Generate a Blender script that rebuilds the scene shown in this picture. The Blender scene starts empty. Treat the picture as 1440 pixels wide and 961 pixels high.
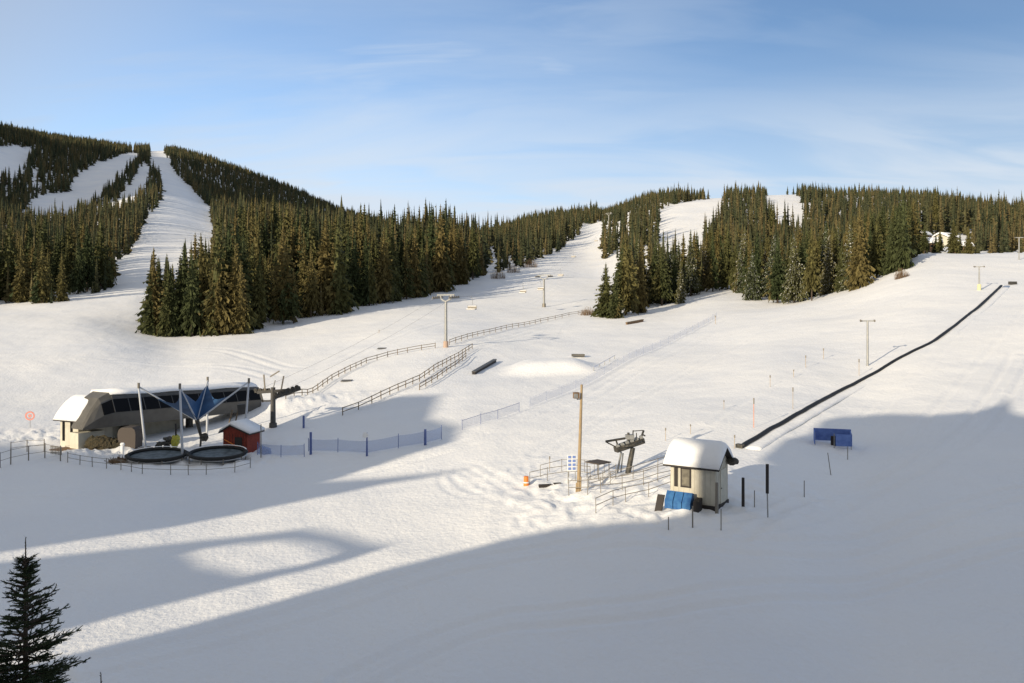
import bpy, math, random
import numpy as np
R = math.radians
F = 1130.0; CX = 720.0; HY = 440.0          # focal length, centre column and eye level of the view, in photo pixels
SC = bpy.context.scene
COL = SC.collection
rnd = random.Random(7)
SUN_AZ = R(43.0); SUN_EL = R(16.0)           # light travels towards (sin az, cos az), downwards
SD = np.array([math.sin(SUN_AZ), math.cos(SUN_AZ), -math.tan(SUN_EL)])

# ------------------------------------------------------------------ materials
MATS = {}
def mat(name, col, rough=0.7, metal=0.0, noise=None, scale=3.0, bump=0.0, bscale=8.0, alpha=None, spec=0.3):
    m = bpy.data.materials.new(name); m.use_nodes = True
    nt = m.node_tree; b = nt.nodes['Principled BSDF']
    b.inputs['Roughness'].default_value = rough; b.inputs['Metallic'].default_value = metal
    b.inputs['Specular IOR Level'].default_value = spec
    b.inputs['Base Color'].default_value = (*col, 1)
    tc = nt.nodes.new('ShaderNodeTexCoord')
    if noise:
        n = nt.nodes.new('ShaderNodeTexNoise'); n.inputs['Scale'].default_value = scale; n.inputs['Detail'].default_value = 5
        nt.links.new(tc.outputs['Object'], n.inputs['Vector'])
        rp = nt.nodes.new('ShaderNodeValToRGB')
        rp.color_ramp.elements[0].position = .35; rp.color_ramp.elements[1].position = .65
        rp.color_ramp.elements[0].color = (*col, 1); rp.color_ramp.elements[1].color = (*noise, 1)
        nt.links.new(n.outputs['Fac'], rp.inputs['Fac']); nt.links.new(rp.outputs['Color'], b.inputs['Base Color'])
    if bump:
        n = nt.nodes.new('ShaderNodeTexNoise'); n.inputs['Scale'].default_value = bscale; n.inputs['Detail'].default_value = 4
        nt.links.new(tc.outputs['Object'], n.inputs['Vector'])
        bp = nt.nodes.new('ShaderNodeBump'); bp.inputs['Distance'].default_value = bump
        nt.links.new(n.outputs['Fac'], bp.inputs['Height']); nt.links.new(bp.outputs['Normal'], b.inputs['Normal'])
    if alpha is not None: b.inputs['Alpha'].default_value = alpha
    MATS[name] = m; return m

def snow_ground_material():
    m = bpy.data.materials.new('groomed_snow'); m.use_nodes = True
    nt = m.node_tree; N = nt.nodes; L = nt.links; b = N['Principled BSDF']
    b.inputs['Roughness'].default_value = .65; b.inputs['Specular IOR Level'].default_value = .25
    g = N.new('ShaderNodeNewGeometry')
    def noise(scale, detail, sx=1, sy=1, rot=0, rough=.55):
        mp = N.new('ShaderNodeMapping'); mp.vector_type = 'TEXTURE'
        mp.inputs['Rotation'].default_value = (0, 0, rot)
        mp.inputs['Scale'].default_value = (sx, sy, 1)
        n = N.new('ShaderNodeTexNoise'); n.inputs['Scale'].default_value = scale; n.inputs['Detail'].default_value = detail
        n.inputs['Roughness'].default_value = rough
        L.new(g.outputs['Position'], mp.inputs['Vector']); L.new(mp.outputs['Vector'], n.inputs['Vector'])
        return n.outputs['Fac']
    def math_(op, a, c):
        x = N.new('ShaderNodeMath'); x.operation = op
        for i, v in enumerate((a, c)):
            if isinstance(v, (int, float)): x.inputs[i].default_value = v
            else: L.new(v, x.inputs[i])
        return x.outputs[0]
    fine = noise(3.2, 5, 1, 1)
    lumps = noise(.9, 4, 1, 1)
    tracks = noise(1.1, 3, 1, 16, R(-38), .6)      # ski tracks running up the slope
    groom = noise(.7, 3, 1, 22, R(18), .6)
    drift = noise(.05, 4)
    h = math_('MULTIPLY', fine, .075)
    h = math_('ADD', h, math_('MULTIPLY', lumps, .05))
    h = math_('ADD', h, math_('MULTIPLY', tracks, .09))
    h = math_('ADD', h, math_('MULTIPLY', groom, .04))
    h = math_('ADD', h, math_('MULTIPLY', drift, .6))
    bp = N.new('ShaderNodeBump'); bp.inputs['Distance'].default_value = 1.0; bp.inputs['Strength'].default_value = .85
    L.new(h, bp.inputs['Height']); L.new(bp.outputs['Normal'], b.inputs['Normal'])
    rp = N.new('ShaderNodeValToRGB')
    rp.color_ramp.elements[0].position = .3; rp.color_ramp.elements[0].color = (.80, .81, .83, 1)
    rp.color_ramp.elements[1].position = .7; rp.color_ramp.elements[1].color = (.90, .89, .87, 1)
    L.new(drift, rp.inputs['Fac']); L.new(rp.outputs['Color'], b.inputs['Base Color'])
    return m

def needle_material(name, ca, cb, cc, snow=0.0, snow_lo=.55):
    m = bpy.data.materials.new(name); m.use_nodes = True
    nt = m.node_tree; N = nt.nodes; L = nt.links; b = N['Principled BSDF']
    b.inputs['Roughness'].default_value = .75; b.inputs['Specular IOR Level'].default_value = .15
    g = N.new('ShaderNodeNewGeometry')
    v = N.new('ShaderNodeTexVoronoi'); v.inputs['Scale'].default_value = .16
    mp = N.new('ShaderNodeMapping'); mp.inputs['Scale'].default_value = (1, 1, .02)
    L.new(g.outputs['Position'], mp.inputs['Vector']); L.new(mp.outputs['Vector'], v.inputs['Vector'])
    sp = N.new('ShaderNodeSeparateColor'); L.new(v.outputs['Color'], sp.inputs['Color'])
    rp = N.new('ShaderNodeValToRGB'); e = rp.color_ramp.elements
    e[0].position = .1; e[0].color = (*ca, 1); e[1].position = .9; e[1].color = (*cc, 1)
    k = e.new(.55); k.color = (*cb, 1)
    L.new(sp.outputs['Red'], rp.inputs['Fac'])
    n = N.new('ShaderNodeTexNoise'); n.inputs['Scale'].default_value = 1.1; n.inputs['Detail'].default_value = 3
    L.new(g.outputs['Position'], n.inputs['Vector'])
    br = N.new('ShaderNodeMapRange'); br.inputs['From Min'].default_value = .3; br.inputs['From Max'].default_value = .7
    br.inputs['To Min'].default_value = .55; br.inputs['To Max'].default_value = 1.45
    L.new(n.outputs['Fac'], br.inputs['Value'])
    mu = N.new('ShaderNodeVectorMath'); mu.operation = 'SCALE'
    L.new(rp.outputs['Color'], mu.inputs[0]); L.new(br.outputs['Result'], mu.inputs['Scale'])
    out = mu.outputs['Vector']
    if snow > 0:
        n2 = N.new('ShaderNodeTexNoise'); n2.inputs['Scale'].default_value = 3.6; n2.inputs['Detail'].default_value = 4
        L.new(g.outputs['Position'], n2.inputs['Vector'])
        r2 = N.new('ShaderNodeMapRange'); r2.inputs['From Min'].default_value = snow_lo; r2.inputs['From Max'].default_value = snow_lo + .06
        r2.inputs['To Max'].default_value = snow
        L.new(n2.outputs['Fac'], r2.inputs['Value'])
        mx = N.new('ShaderNodeMix'); mx.data_type = 'RGBA'
        L.new(r2.outputs['Result'], mx.inputs['Factor']); L.new(out, mx.inputs['A']); mx.inputs['B'].default_value = (.75, .76, .78, 1)
        out = mx.outputs['Result']
    L.new(out, b.inputs['Base Color'])
    return m

M_ground = snow_ground_material()
M_snow = mat('roof_snow', (.88, .88, .88), .6, bump=.05, bscale=2.5)
M_needle = needle_material('spruce_needles', (.038, .050, .020), (.074, .074, .026), (.115, .092, .034))
M_needle_s = needle_material('snowy_spruce_needles', (.050, .060, .026), (.078, .078, .03), (.105, .088, .036), .8, .60)
M_needle_far = needle_material('far_spruce_needles', (.032, .040, .020), (.060, .060, .026), (.100, .080, .034), .5, .70)
M_needle_dark = needle_material('young_spruce_needles', (.020, .034, .016), (.026, .042, .020), (.034, .048, .022), .7, .64)
M_bark = mat('bark', (.05, .038, .028), .9, noise=(.10, .075, .055), scale=6)
M_shrub = mat('bare_twigs', (.13, .085, .05), .9, noise=(.19, .13, .08), scale=2)
M_cream = mat('cream_siding', (.58, .55, .46), .8, noise=(.50, .47, .39), scale=2)
M_cream2 = mat('pale_wall', (.60, .57, .47), .8, noise=(.52, .50, .42), scale=3)
M_shell = mat('grey_shell', (.085, .08, .07), .5, noise=(.115, .108, .095), scale=1.2, spec=.5)
M_shell2 = mat('dark_shell', (.06, .06, .058), .5, noise=(.09, .085, .08), scale=1.5)
M_glass = mat('dark_glass', (.008, .008, .009), .5, spec=.08)
M_dark = mat('dark_steel', (.045, .045, .042), .5, metal=.3, noise=(.10, .09, .075), scale=5)
M_steel = mat('galvanised_steel', (.26, .265, .26), .5, metal=.3, noise=(.34, .34, .33), scale=5)
M_white = mat('white_paint', (.75, .76, .76), .5)
M_rail = mat('railing_steel', (.22, .20, .17), .5, metal=.3)
M_wood = mat('weathered_wood', (.15, .12, .085), .85, noise=(.22, .17, .12), scale=4)
M_pole = mat('pole_wood', (.30, .22, .13), .8, noise=(.36, .27, .16), scale=3)
M_red = mat('barn_red_boards', (.19, .035, .022), .8, noise=(.26, .05, .03), scale=6)
M_fdark = mat('dark_trim', (.035, .030, .028), .7)
M_blue = mat('blue_canvas', (.10, .17, .44), .8, noise=(.15, .24, .55), scale=3)
M_blue2 = mat('blue_pad', (.02, .09, .26), .6, noise=(.04, .15, .34), scale=4)
M_bluecan = mat('blue_sail', (.025, .07, .16), .6, noise=(.04, .11, .24), scale=1)
M_net = mat('blue_netting', (.22, .33, .62), .8, alpha=.40)
M_net2 = mat('worn_blue_netting', (.30, .38, .58), .8, alpha=.22)
M_bpost = mat('blue_post_pad', (.10, .14, .32), .7)
M_orange = mat('orange_plastic', (.72, .22, .05), .6)
M_redsign = mat('faded_red', (.70, .30, .25), .7)
M_yellow = mat('yellow_vinyl', (.55, .48, .06), .6, noise=(.35, .36, .08), scale=5)
M_black = mat('black_rubber', (.012, .012, .012), .6, noise=(.02, .02, .02), scale=3)
M_brown = mat('brown_boards', (.15, .09, .05), .8, noise=(.22, .14, .08), scale=5)
M_concrete = mat('caster_plaster', (.35, .30, .24), .85, noise=(.40, .35, .28), scale=.5)
M_grayroof = mat('brown_grey_roof', (.09, .075, .065), .8)
M_mast = mat('mast_paint', (.50, .52, .55), .5)
M_foot = mat('salmon_pad', (.42, .31, .24), .8)
M_brushdark = mat('dark_brush', (.035, .032, .02), .9, noise=(.07, .055, .03), scale=5, bump=.2, bscale=6)
M_pane = mat('curtained_pane', (.22, .20, .15), .3, noise=(.10, .09, .07), scale=3, spec=.5)
M_rearwall = mat('stained_wall', (.30, .28, .22), .8, noise=(.40, .37, .30), scale=1)
M_stake = mat('bamboo_stake', (.40, .32, .22), .7)

# ------------------------------------------------------------------ mesh helpers
class MB:
    def __init__(s): s.v = []; s.f = []
    def add(s, vs, fs):
        o = len(s.v); s.v += [tuple(map(float, v)) for v in vs]; s.f += [tuple(o + i for i in f) for f in fs]; return s
    def box(s, c, d, rz=0.0):
        x, y, z = (d[0]/2, d[1]/2, d[2]/2); co, si = math.cos(rz), math.sin(rz)
        vs = []
        for dz in (-z, z):
            for dx, dy in ((-x, -y), (x, -y), (x, y), (-x, y)):
                vs.append((c[0] + dx*co - dy*si, c[1] + dx*si + dy*co, c[2] + dz))
        return s.add(vs, [(3,2,1,0), (4,5,6,7), (0,1,5,4), (1,2,6,5), (2,3,7,6), (3,0,4,7)])
    def tube(s, p, q, r0, r1=None, n=8):
        r1 = r0 if r1 is None else r1
        p = np.array(p, float); q = np.array(q, float); d = q - p; l = np.linalg.norm(d)
        if l < 1e-6: return s
        d /= l; a = np.array((0, 0, 1.)) if abs(d[2]) < .9 else np.array((1., 0, 0))
        u = np.cross(d, a); u /= np.linalg.norm(u); w = np.cross(d, u)
        vs = []
        for c, r in ((p, r0), (q, r1)):
            for k in range(n):
                t = 2*math.pi*k/n; vs.append(c + u*math.cos(t)*r + w*math.sin(t)*r)
        fs = [(k, (k+1) % n, n + (k+1) % n, n + k) for k in range(n)]
        fs += [tuple(range(n))[::-1], tuple(range(n, 2*n))]
        return s.add(vs, fs)
    def beam(s, p, q, w, h):
        p = np.array(p, float); q = np.array(q, float); d = q - p; d /= np.linalg.norm(d)
        a = np.array((0, 0, 1.)) if abs(d[2]) < .95 else np.array((1., 0, 0))
        u = np.cross(d, a); u /= np.linalg.norm(u); t = np.cross(u, d)
        vs = [c + u*i*w/2 + t*j*h/2 for c in (p, q) for i, j in ((-1,-1), (1,-1), (1,1), (-1,1))]
        return s.add(vs, [(0,1,2,3), (7,6,5,4), (0,4,5,1), (1,5,6,2), (2,6,7,3), (3,7,4,0)])
    def prism(s, poly, off):
        n = len(poly); off = np.array(off, float)
        vs = [np.array(p, float) for p in poly] + [np.array(p, float) + off for p in poly]
        return s.add(vs, [tuple(range(n))[::-1], tuple(range(n, 2*n))] + [(k, (k+1) % n, n + (k+1) % n, n + k) for k in range(n)])
    def rings(s, rs, cap=True):
        n = len(rs[0]); o = len(s.v)
        for r in rs: s.v += [tuple(map(float, p)) for p in r]
        for i in range(len(rs) - 1):
            for k in range(n):
                s.f.append((o + i*n + k, o + i*n + (k+1) % n, o + (i+1)*n + (k+1) % n, o + (i+1)*n + k))
        if cap: s.f.append(tuple(o + k for k in range(n))[::-1]); s.f.append(tuple(o + (len(rs)-1)*n + k for k in range(n)))
        return s
    def lump(s, c, rad, seed=0, n=10, rough=.25):
        rr = random.Random(seed); rs = []
        for i in range(1, 7):
            ph = math.pi*i/7; ring = []
            for k in range(n):
                t = 2*math.pi*k/n; j = 1 + rr.uniform(-rough, rough)
                ring.append((c[0] + rad[0]*math.sin(ph)*math.cos(t)*j, c[1] + rad[1]*math.sin(ph)*math.sin(t)*j, c[2] - rad[2]*math.cos(ph)*j))
            rs.append(ring)
        return s.rings(rs)
    def build(s, name, m, parent=None, smooth=False):
        me = bpy.data.meshes.new(name); me.from_pydata(s.v, [], s.f); me.materials.append(m)
        if smooth: me.polygons.foreach_set('use_smooth', [True]*len(me.polygons))
        me.update()
        o = bpy.data.objects.new(name, me); COL.objects.link(o)
        if parent: o.parent = parent
        return o

def tag(o, label=None, cat=None, group=None, kind=None):
    if label: o['label'] = label
    if cat: o['category'] = cat
    if group: o['group'] = group
    if kind: o['kind'] = kind
    return o
def empty(name, loc, rz=0, label=None, cat=None, group=None):
    o = bpy.data.objects.new(name, None); COL.objects.link(o); o.location = loc; o.rotation_euler = (0, 0, rz)
    o.empty_display_size = .3
    return tag(o, label, cat, group)
def copy_tree(o, parent=None):
    c = o.copy(); COL.objects.link(c)
    if parent: c.parent = parent
    for ch in list(o.children): copy_tree(ch, c)
    return c
def np_mesh(name, V, Q, m, smooth=False):
    me = bpy.data.meshes.new(name); V = np.asarray(V, np.float32); Q = np.asarray(Q, np.int32); k = Q.shape[1]
    me.vertices.add(len(V)); me.vertices.foreach_set('co', V.ravel())
    me.loops.add(Q.size); me.loops.foreach_set('vertex_index', Q.ravel())
    me.polygons.add(len(Q)); me.polygons.foreach_set('loop_start', np.arange(0, Q.size, k, dtype=np.int32))
    me.polygons.foreach_set('loop_total', np.full(len(Q), k, np.int32))
    if smooth: me.polygons.foreach_set('use_smooth', np.ones(len(Q), bool))
    me.materials.append(m); me.update(calc_edges=True); me.validate()
    return me

# ------------------------------------------------------------------ terrain
def Zp(d, py): return (HY - py)*d/F
cols = {}
def col(px, zs, ps):
    pts = sorted([(d, z) for d, z in zs] + [(d, Zp(d, py)) for d, py in ps]); cols[px] = pts
col(-535, [(6,-14),(30,-14),(60,-13),(100,-10),(160,-3)], [(200,430),(300,385),(500,300),(800,215),(1100,165),(1500,140),(3500,300)])
near0 = [(6,-14.2),(20,-14.2),(30,-14.1),(45,-13.9),(60,-13.6),(77,-12.9)]
col(0, near0, [(100,572),(130,515),(160,476),(200,444),(230,430),(350,388),(500,345),(700,300),(850,268),(1000,243),(1200,212),(1400,192),(1700,200),(3500,330)])
col(100, near0, [(100,573),(130,516),(160,477),(200,443),(230,425),(350,385),(500,345),(700,306),(850,280),(1000,256),(1200,225),(1400,206),(1700,215),(3500,330)])
col(200, near0, [(100,573),(130,518),(160,487),(185,469),(220,434),(260,408),(350,371),(450,343),(600,307),(800,270),(1000,247),(1300,224),(1500,217),(1800,230),(3500,330)])
col(240, near0, [(100,571),(130,520),(160,494),(185,474),(220,444),(260,415),(350,375),(450,347),(600,312),(800,275),(1000,252),(1300,222),(1500,212),(1800,228),(3500,330)])
col(300, [(6,-14.2),(20,-14.1),(30,-14),(45,-13.8),(60,-13.5),(77,-12.7)], [(100,567),(130,516),(160,489),(180,474),(260,418),(350,374),(450,350),(600,328),(800,298),(1000,275),(1200,246),(1400,231),(1700,260),(3500,350)])
col(400, [(6,-14.2),(20,-14),(30,-13.9),(45,-13.6),(60,-13.2),(77,-12.3),(84,-11.7)], [(100,560),(130,514),(160,484),(190,464),(260,420),(350,378),(500,350),(700,328),(900,308),(1100,289),(1400,270),(1700,300),(3500,360)])
col(480, [(6,-14.2),(20,-13.9),(30,-13.8),(45,-13.5),(60,-13.0),(77,-11.9)], [(100,553),(130,507),(160,477),(200,449),(260,415),(350,382),(500,355),(700,340),(1000,318),(1400,301),(3500,370)])
col(627, [(6,-14.1),(20,-13.7),(30,-13.4),(45,-13.1),(55,-12.6),(77,-10.9)], [(100,540),(130,490),(175,455),(230,430),(290,405),(350,382),(500,356),(700,352),(1000,348),(1400,345),(3500,390)])
col(765, [(6,-14),(20,-13.5),(30,-13.1),(45,-12.3),(60,-11.4),(77,-10.3)], [(100,537),(135,490),(170,460),(230,432),(300,400),(390,369),(500,345),(600,330),(700,321),(850,311),(1000,318),(3500,400)])
col(830, [(6,-14),(20,-13.4),(30,-12.8),(45,-11.7),(60,-10.9),(77,-10.0)], [(100,534),(135,489),(165,460),(200,440),(300,402),(400,373),(500,345),(600,325),(680,318),(850,307),(1000,314),(3500,400)])
col(930, [(6,-13.8),(20,-13.1),(30,-12.3),(43,-11.0),(60,-10.0),(77,-9.2)], [(100,527),(130,488),(160,460),(200,437),(260,412),(320,383),(400,343),(450,322),(550,294),(620,285),(850,281),(1000,296),(3500,400)])
col(1000, [(6,-13.6),(20,-12.9),(30,-11.9),(43,-10.6),(60,-9.6),(77,-8.6)], [(100,519),(130,481),(160,453),(200,427),(260,403),(320,373),(400,338),(500,303),(600,282),(700,280),(850,290),(3500,400)])
col(1100, [(6,-13.4),(20,-12.7),(30,-11.8),(43,-10.6),(60,-9.6),(72,-8.4)], [(95,507),(120,470),(150,444),(195,425),(260,395),(320,365),(400,330),(500,298),(600,278),(680,274),(850,288),(3500,400)])
col(1200, [(6,-13),(20,-12.6),(27,-12.2),(45,-10.9),(60,-9.9),(75,-8),(90,-5.9)], [(110,472),(140,434),(190,400),(260,374),(320,352),(400,330),(500,303),(600,284),(680,275),(850,288),(3500,400)])
col(1300, [(6,-12.6),(20,-12.1),(27,-11.7),(45,-10.2),(60,-8.9),(75,-7),(90,-4.4)], [(110,455),(140,404),(165,377),(190,357),(240,356),(320,347),(400,330),(500,308),(600,290),(680,281),(850,292),(3500,400)])
col(1440, [(6,-12.2),(20,-11.4),(24,-11.0),(43,-9.7),(60,-8.1),(80,-5.4)], [(100,459),(120,424),(140,397),(165,372),(190,357),(240,358),(320,350),(400,335),(500,318),(600,306),(700,302),(850,312),(3500,400)])
col(1975, [(6,-11.5),(20,-10),(43,-7),(60,-4.5),(80,-1),(120,6)], [(160,350),(200,330),(300,330),(500,310),(700,300),(3500,390)])

LD = np.linspace(math.log(6), math.log(3500), 900)
def pchip(x, y, xq):
    x = np.array(x); y = np.array(y); h = np.diff(x); dl = np.diff(y)/h; m = np.zeros(len(x))
    for i in range(1, len(x) - 1):
        if dl[i-1]*dl[i] > 0:
            w1 = 2*h[i] + h[i-1]; w2 = h[i] + 2*h[i-1]; m[i] = (w1 + w2)/(w1/dl[i-1] + w2/dl[i])
    m[0] = dl[0]; m[-1] = dl[-1]
    i = np.clip(np.searchsorted(x, xq, side='right') - 1, 0, len(x) - 2); t = (xq - x[i])/h[i]
    return ((1+2*t)*(1-t)**2*y[i] + t*(1-t)**2*h[i]*m[i] + t*t*(3-2*t)*y[i+1] + t*t*(t-1)*h[i]*m[i+1])
pxk = sorted(cols)
colv = np.array([pchip([math.log(d) for d, z in cols[p]], [z for d, z in cols[p]], LD) for p in pxk])
PXG = np.arange(-535, 1976, 5.0)
TAB = np.array([pchip(pxk, colv[:, j], PXG) for j in range(len(LD))]).T      # [px, logd]
# soften the folds between the control sections
def blur(T, n, ax):
    for _ in range(n):
        P_ = np.concatenate([np.take(T, [0], ax), T, np.take(T, [-1], ax)], ax)
        T = .25*np.take(P_, range(0, T.shape[ax]), ax) + .5*T + .25*np.take(P_, range(2, T.shape[ax] + 2), ax)
    return T
TAB = blur(blur(TAB, 30, 0), 25, 1)
DG = np.exp(LD)
def smpl(px, d):
    px = np.clip(np.asarray(px, float), -535, 1974.9); l = np.log(np.clip(np.asarray(d, float), 6.001, 3499))
    i = (px + 535)/5; j = (l - LD[0])/(LD[1] - LD[0]); i0 = i.astype(int); j0 = j.astype(int); a = i - i0; b = j - j0
    j1 = np.minimum(j0 + 1, len(LD) - 1); i1 = np.minimum(i0 + 1, len(PXG) - 1)
    return (TAB[i0, j0]*(1-a)*(1-b) + TAB[i1, j0]*a*(1-b) + TAB[i0, j1]*(1-a)*b + TAB[i1, j1]*a*b)
def hit(px, py, dmin=14):
    d = np.exp(np.linspace(math.log(dmin), math.log(3400), 6000)); y = HY - smpl(np.full_like(d, px), d)*F/d
    k = int(np.argmax(y <= py))
    return np.array([(px - CX)/F*d[k], d[k], (HY - py)/F*d[k]])
def P(px, py, d): return np.array([(px - CX)/F*d, d, (HY - py)/F*d])
def gz(x, y): return float(smpl(CX + F*x/y, y))
TH0 = math.atan((1975 - CX)/F)
def zworld(X, Y):
    X = np.asarray(X, float); Y = np.asarray(Y, float)
    r = np.hypot(X, Y); th = np.arctan2(X, Y); tc = np.clip(th, -TH0, TH0)
    z = smpl(CX + F*np.tan(tc), r*np.cos(tc))
    # hill added out of view at left to block sun from the mountain runs
    u = (X + 1020)*.35 + (Y - 380)*.94; v = (X + 1020)*.94 - (Y - 380)*.35
    return z + 500*np.exp(-((u/500)**2 + (v/210)**2))
_rg = np.random.RandomState(3); _perm = _rg.rand(256, 256)
def vnoise(x, y):
    xi = np.floor(x).astype(int); yi = np.floor(y).astype(int); fx = x - xi; fy = y - yi
    fx = fx*fx*(3 - 2*fx); fy = fy*fy*(3 - 2*fy)
    g = lambda a, b: _perm[a & 255, b & 255]
    return (g(xi, yi)*(1-fx)*(1-fy) + g(xi+1, yi)*fx*(1-fy) + g(xi, yi+1)*(1-fx)*fy + g(xi+1, yi+1)*fx*fy) - .5

# local churned snow: (pixel x, pixel y, half size x m, half size y m, amplitude)
churn = [(880,700,7,4,.20),(800,690,5,3,.18),(950,722,3.5,2.5,.2),(1060,690,5,5,.12),(250,648,13,2.6,.30),(60,612,6,5,.25),(150,640,5,3,.3),(430,565,8,6,.25),(300,628,10,4,.2),(750,668,5,4,.12)]
churn = [(hit(a, b), sx, sy, am) for a, b, sx, sy, am in churn]
bumps = [((775,520), 5.4, 4.2, 1.5, 4), ((395,572), 4.5, 3.2, 1.0, 2), ((812,503), 1.6, 1.2, .25, 4), ((470,560), 5, 3, .35, 2)]
bumps = [(hit(*a), sx, sy, h, p) for a, sx, sy, h, p in bumps]
def detail(X, Y):
    r = np.hypot(X, Y)
    z = .55*vnoise(X/19 + 3, Y/23 + 5)*np.clip((r - 12)/60, 0, 1) + .16*vnoise(X/5.3 + 9, Y/6.1) + .07*vnoise(X/1.7, Y/1.9 + 40)
    z += 3.0*vnoise(X/90 + 11, Y/80)*np.clip((r - 420)/500, 0, 1)
    for c, sx, sy, am in churn:
        w = np.exp(-(((X - c[0])/sx)**2 + ((Y - c[1])/sy)**2)**1.5)
        z += w*am*(vnoise(X/.45, Y/.5)*1.3 + vnoise(X/1.4 + 7, Y/1.4)*1.2 + .2)
    for c, sx, sy, h, p in bumps:
        z += h*np.exp(-(((X - c[0])/sx)**p + ((Y - c[1])/sy)**p))
    return z
def ground(x, y): return float(zworld(x, y)) + float(detail(np.array(x, float), np.array(y, float)))
def on(px, py):                      # a point of the snow surface
    h = hit(px, py); h[2] = ground(h[0], h[1]); return h

th = np.concatenate([np.linspace(-math.pi, -R(48), 60)[:-1], np.arctan((np.arange(-535, 1976, 3.5) - CX)/F), np.linspace(R(48.2), math.pi, 60)[1:]])
rr = np.exp(np.linspace(math.log(5), math.log(3600), 960))
TH, RR = np.meshgrid(th, rr, indexing='ij')
# keep equal depth rows inside the view so distant rows stay aligned
RX = RR/np.cos(np.clip(TH, -TH0, TH0)); X = RX*np.sin(TH); Y = RX*np.cos(TH)
Z = zworld(X, Y) + detail(X, Y)
nt_, nr_ = X.shape
V = np.stack([X.ravel(), Y.ravel(), Z.ravel()], 1)
def groove(line, depth, wid, offs=(0,)):
    pl = [hit(*a)[:2] for a in line]
    fine_ = []
    for i in range(len(pl) - 1):
        p0 = pl[max(i-1, 0)]; p1 = pl[i]; p2 = pl[i+1]; p3 = pl[min(i+2, len(pl)-1)]
        for k in range(12):
            t = k/12; fine_.append(.5*((2*p1) + (-p0 + p2)*t + (2*p0 - 5*p1 + 4*p2 - p3)*t*t + (-p0 + 3*p1 - 3*p2 + p3)*t**3))
    fine_ = np.array(fine_ + [pl[-1]])
    lo = fine_.min(0) - 3; hi_ = fine_.max(0) + 3; sel = np.where((X > lo[0]) & (X < hi_[0]) & (Y > lo[1]) & (Y < hi_[1]))
    gx, gy = X[sel], Y[sel]; best = np.full(len(gx), 1e9); sd = np.zeros(len(gx))
    for i in range(len(fine_) - 1):
        a_, b_ = fine_[i], fine_[i+1]; e = b_ - a_; l2 = (e**2).sum() + 1e-9
        t = np.clip(((gx - a_[0])*e[0] + (gy - a_[1])*e[1])/l2, 0, 1); ddx = gx - a_[0] - t*e[0]; ddy = gy - a_[1] - t*e[1]
        q = np.hypot(ddx, ddy); m_ = q < best; best[m_] = q[m_]; sd[m_] = np.sign(ddx*e[1] - ddy*e[0])[m_]
    s_ = best*sd
    for o_ in offs:
        u_ = (s_ - o_)/wid; Z[sel] += -depth*np.exp(-u_**2) + depth*.6*np.exp(-((np.abs(u_) - 1.7)/.7)**2)
ruts = [([(1436,500),(1380,590),(1300,650),(1200,700),(1080,735),(960,745)], .12, .30, (-.9, .9)),
        ([(1400,400),(1310,500),(1240,570),(1190,640)], .05, .28, (-.7, .7)),
        ([(1438,440),(1330,560),(1260,640),(1140,700),(1040,760)], .1, .35, (0,)),
        ([(830,742),(740,700),(690,672),(655,655),(628,668),(640,690),(680,700)], .028, .25, (-.5, .5)),
        ([(850,752),(760,722),(680,694),(640,668),(600,662)], .025, .25, (-.5, .5)),
        ([(0,700),(200,690),(400,672),(560,650),(700,612),(830,560),(900,520),(1000,470)], .07, .35, (-1.0, 1.0)),
        ([(0,500),(150,478),(300,492),(420,520),(520,490),(640,450),(760,420),(830,360)], .08, .5, (-1.2, 1.2)),
        ([(0,520),(140,508),(300,515),(380,530)], .08, .5, (-1.2, 1.2)),
        ([(640,500),(700,480),(790,455),(880,450),(1000,430)], .08, .5, (-1, 1)),
        ([(120,940),(400,870),(640,800),(860,760),(1100,770),(1438,690)], .09, .28, (-.9, .9)),
        ([(500,960),(700,880),(1000,840),(1300,800),(1438,760)], .09, .28, (-.8, .8)),
        ([(1000,600),(1060,560),(1160,500),(1260,440),(1330,380)], .05, .35, (0,)),
        ([(760,640),(900,560),(1010,500),(1120,440)], .05, .35, (-.8, .8))]
for r_ in ruts: groove(*r_)
V[:, 2] = Z.ravel()
ii, jj = np.meshgrid(np.arange(nt_ - 1), np.arange(nr_ - 1), indexing='ij'); a = (ii*nr_ + jj).ravel()
Q = np.stack([a, a + 1, a + nr_ + 1, a + nr_], 1)
# inner disc
V = np.vstack([V, [[0, 0, float(Z[:, 0].mean())]]])
me = np_mesh('snow_ground', V, Q[:, ::-1], M_ground, True)
g_ = bpy.data.objects.new('snow_ground', me); COL.objects.link(g_); tag(g_, kind='structure')

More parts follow.
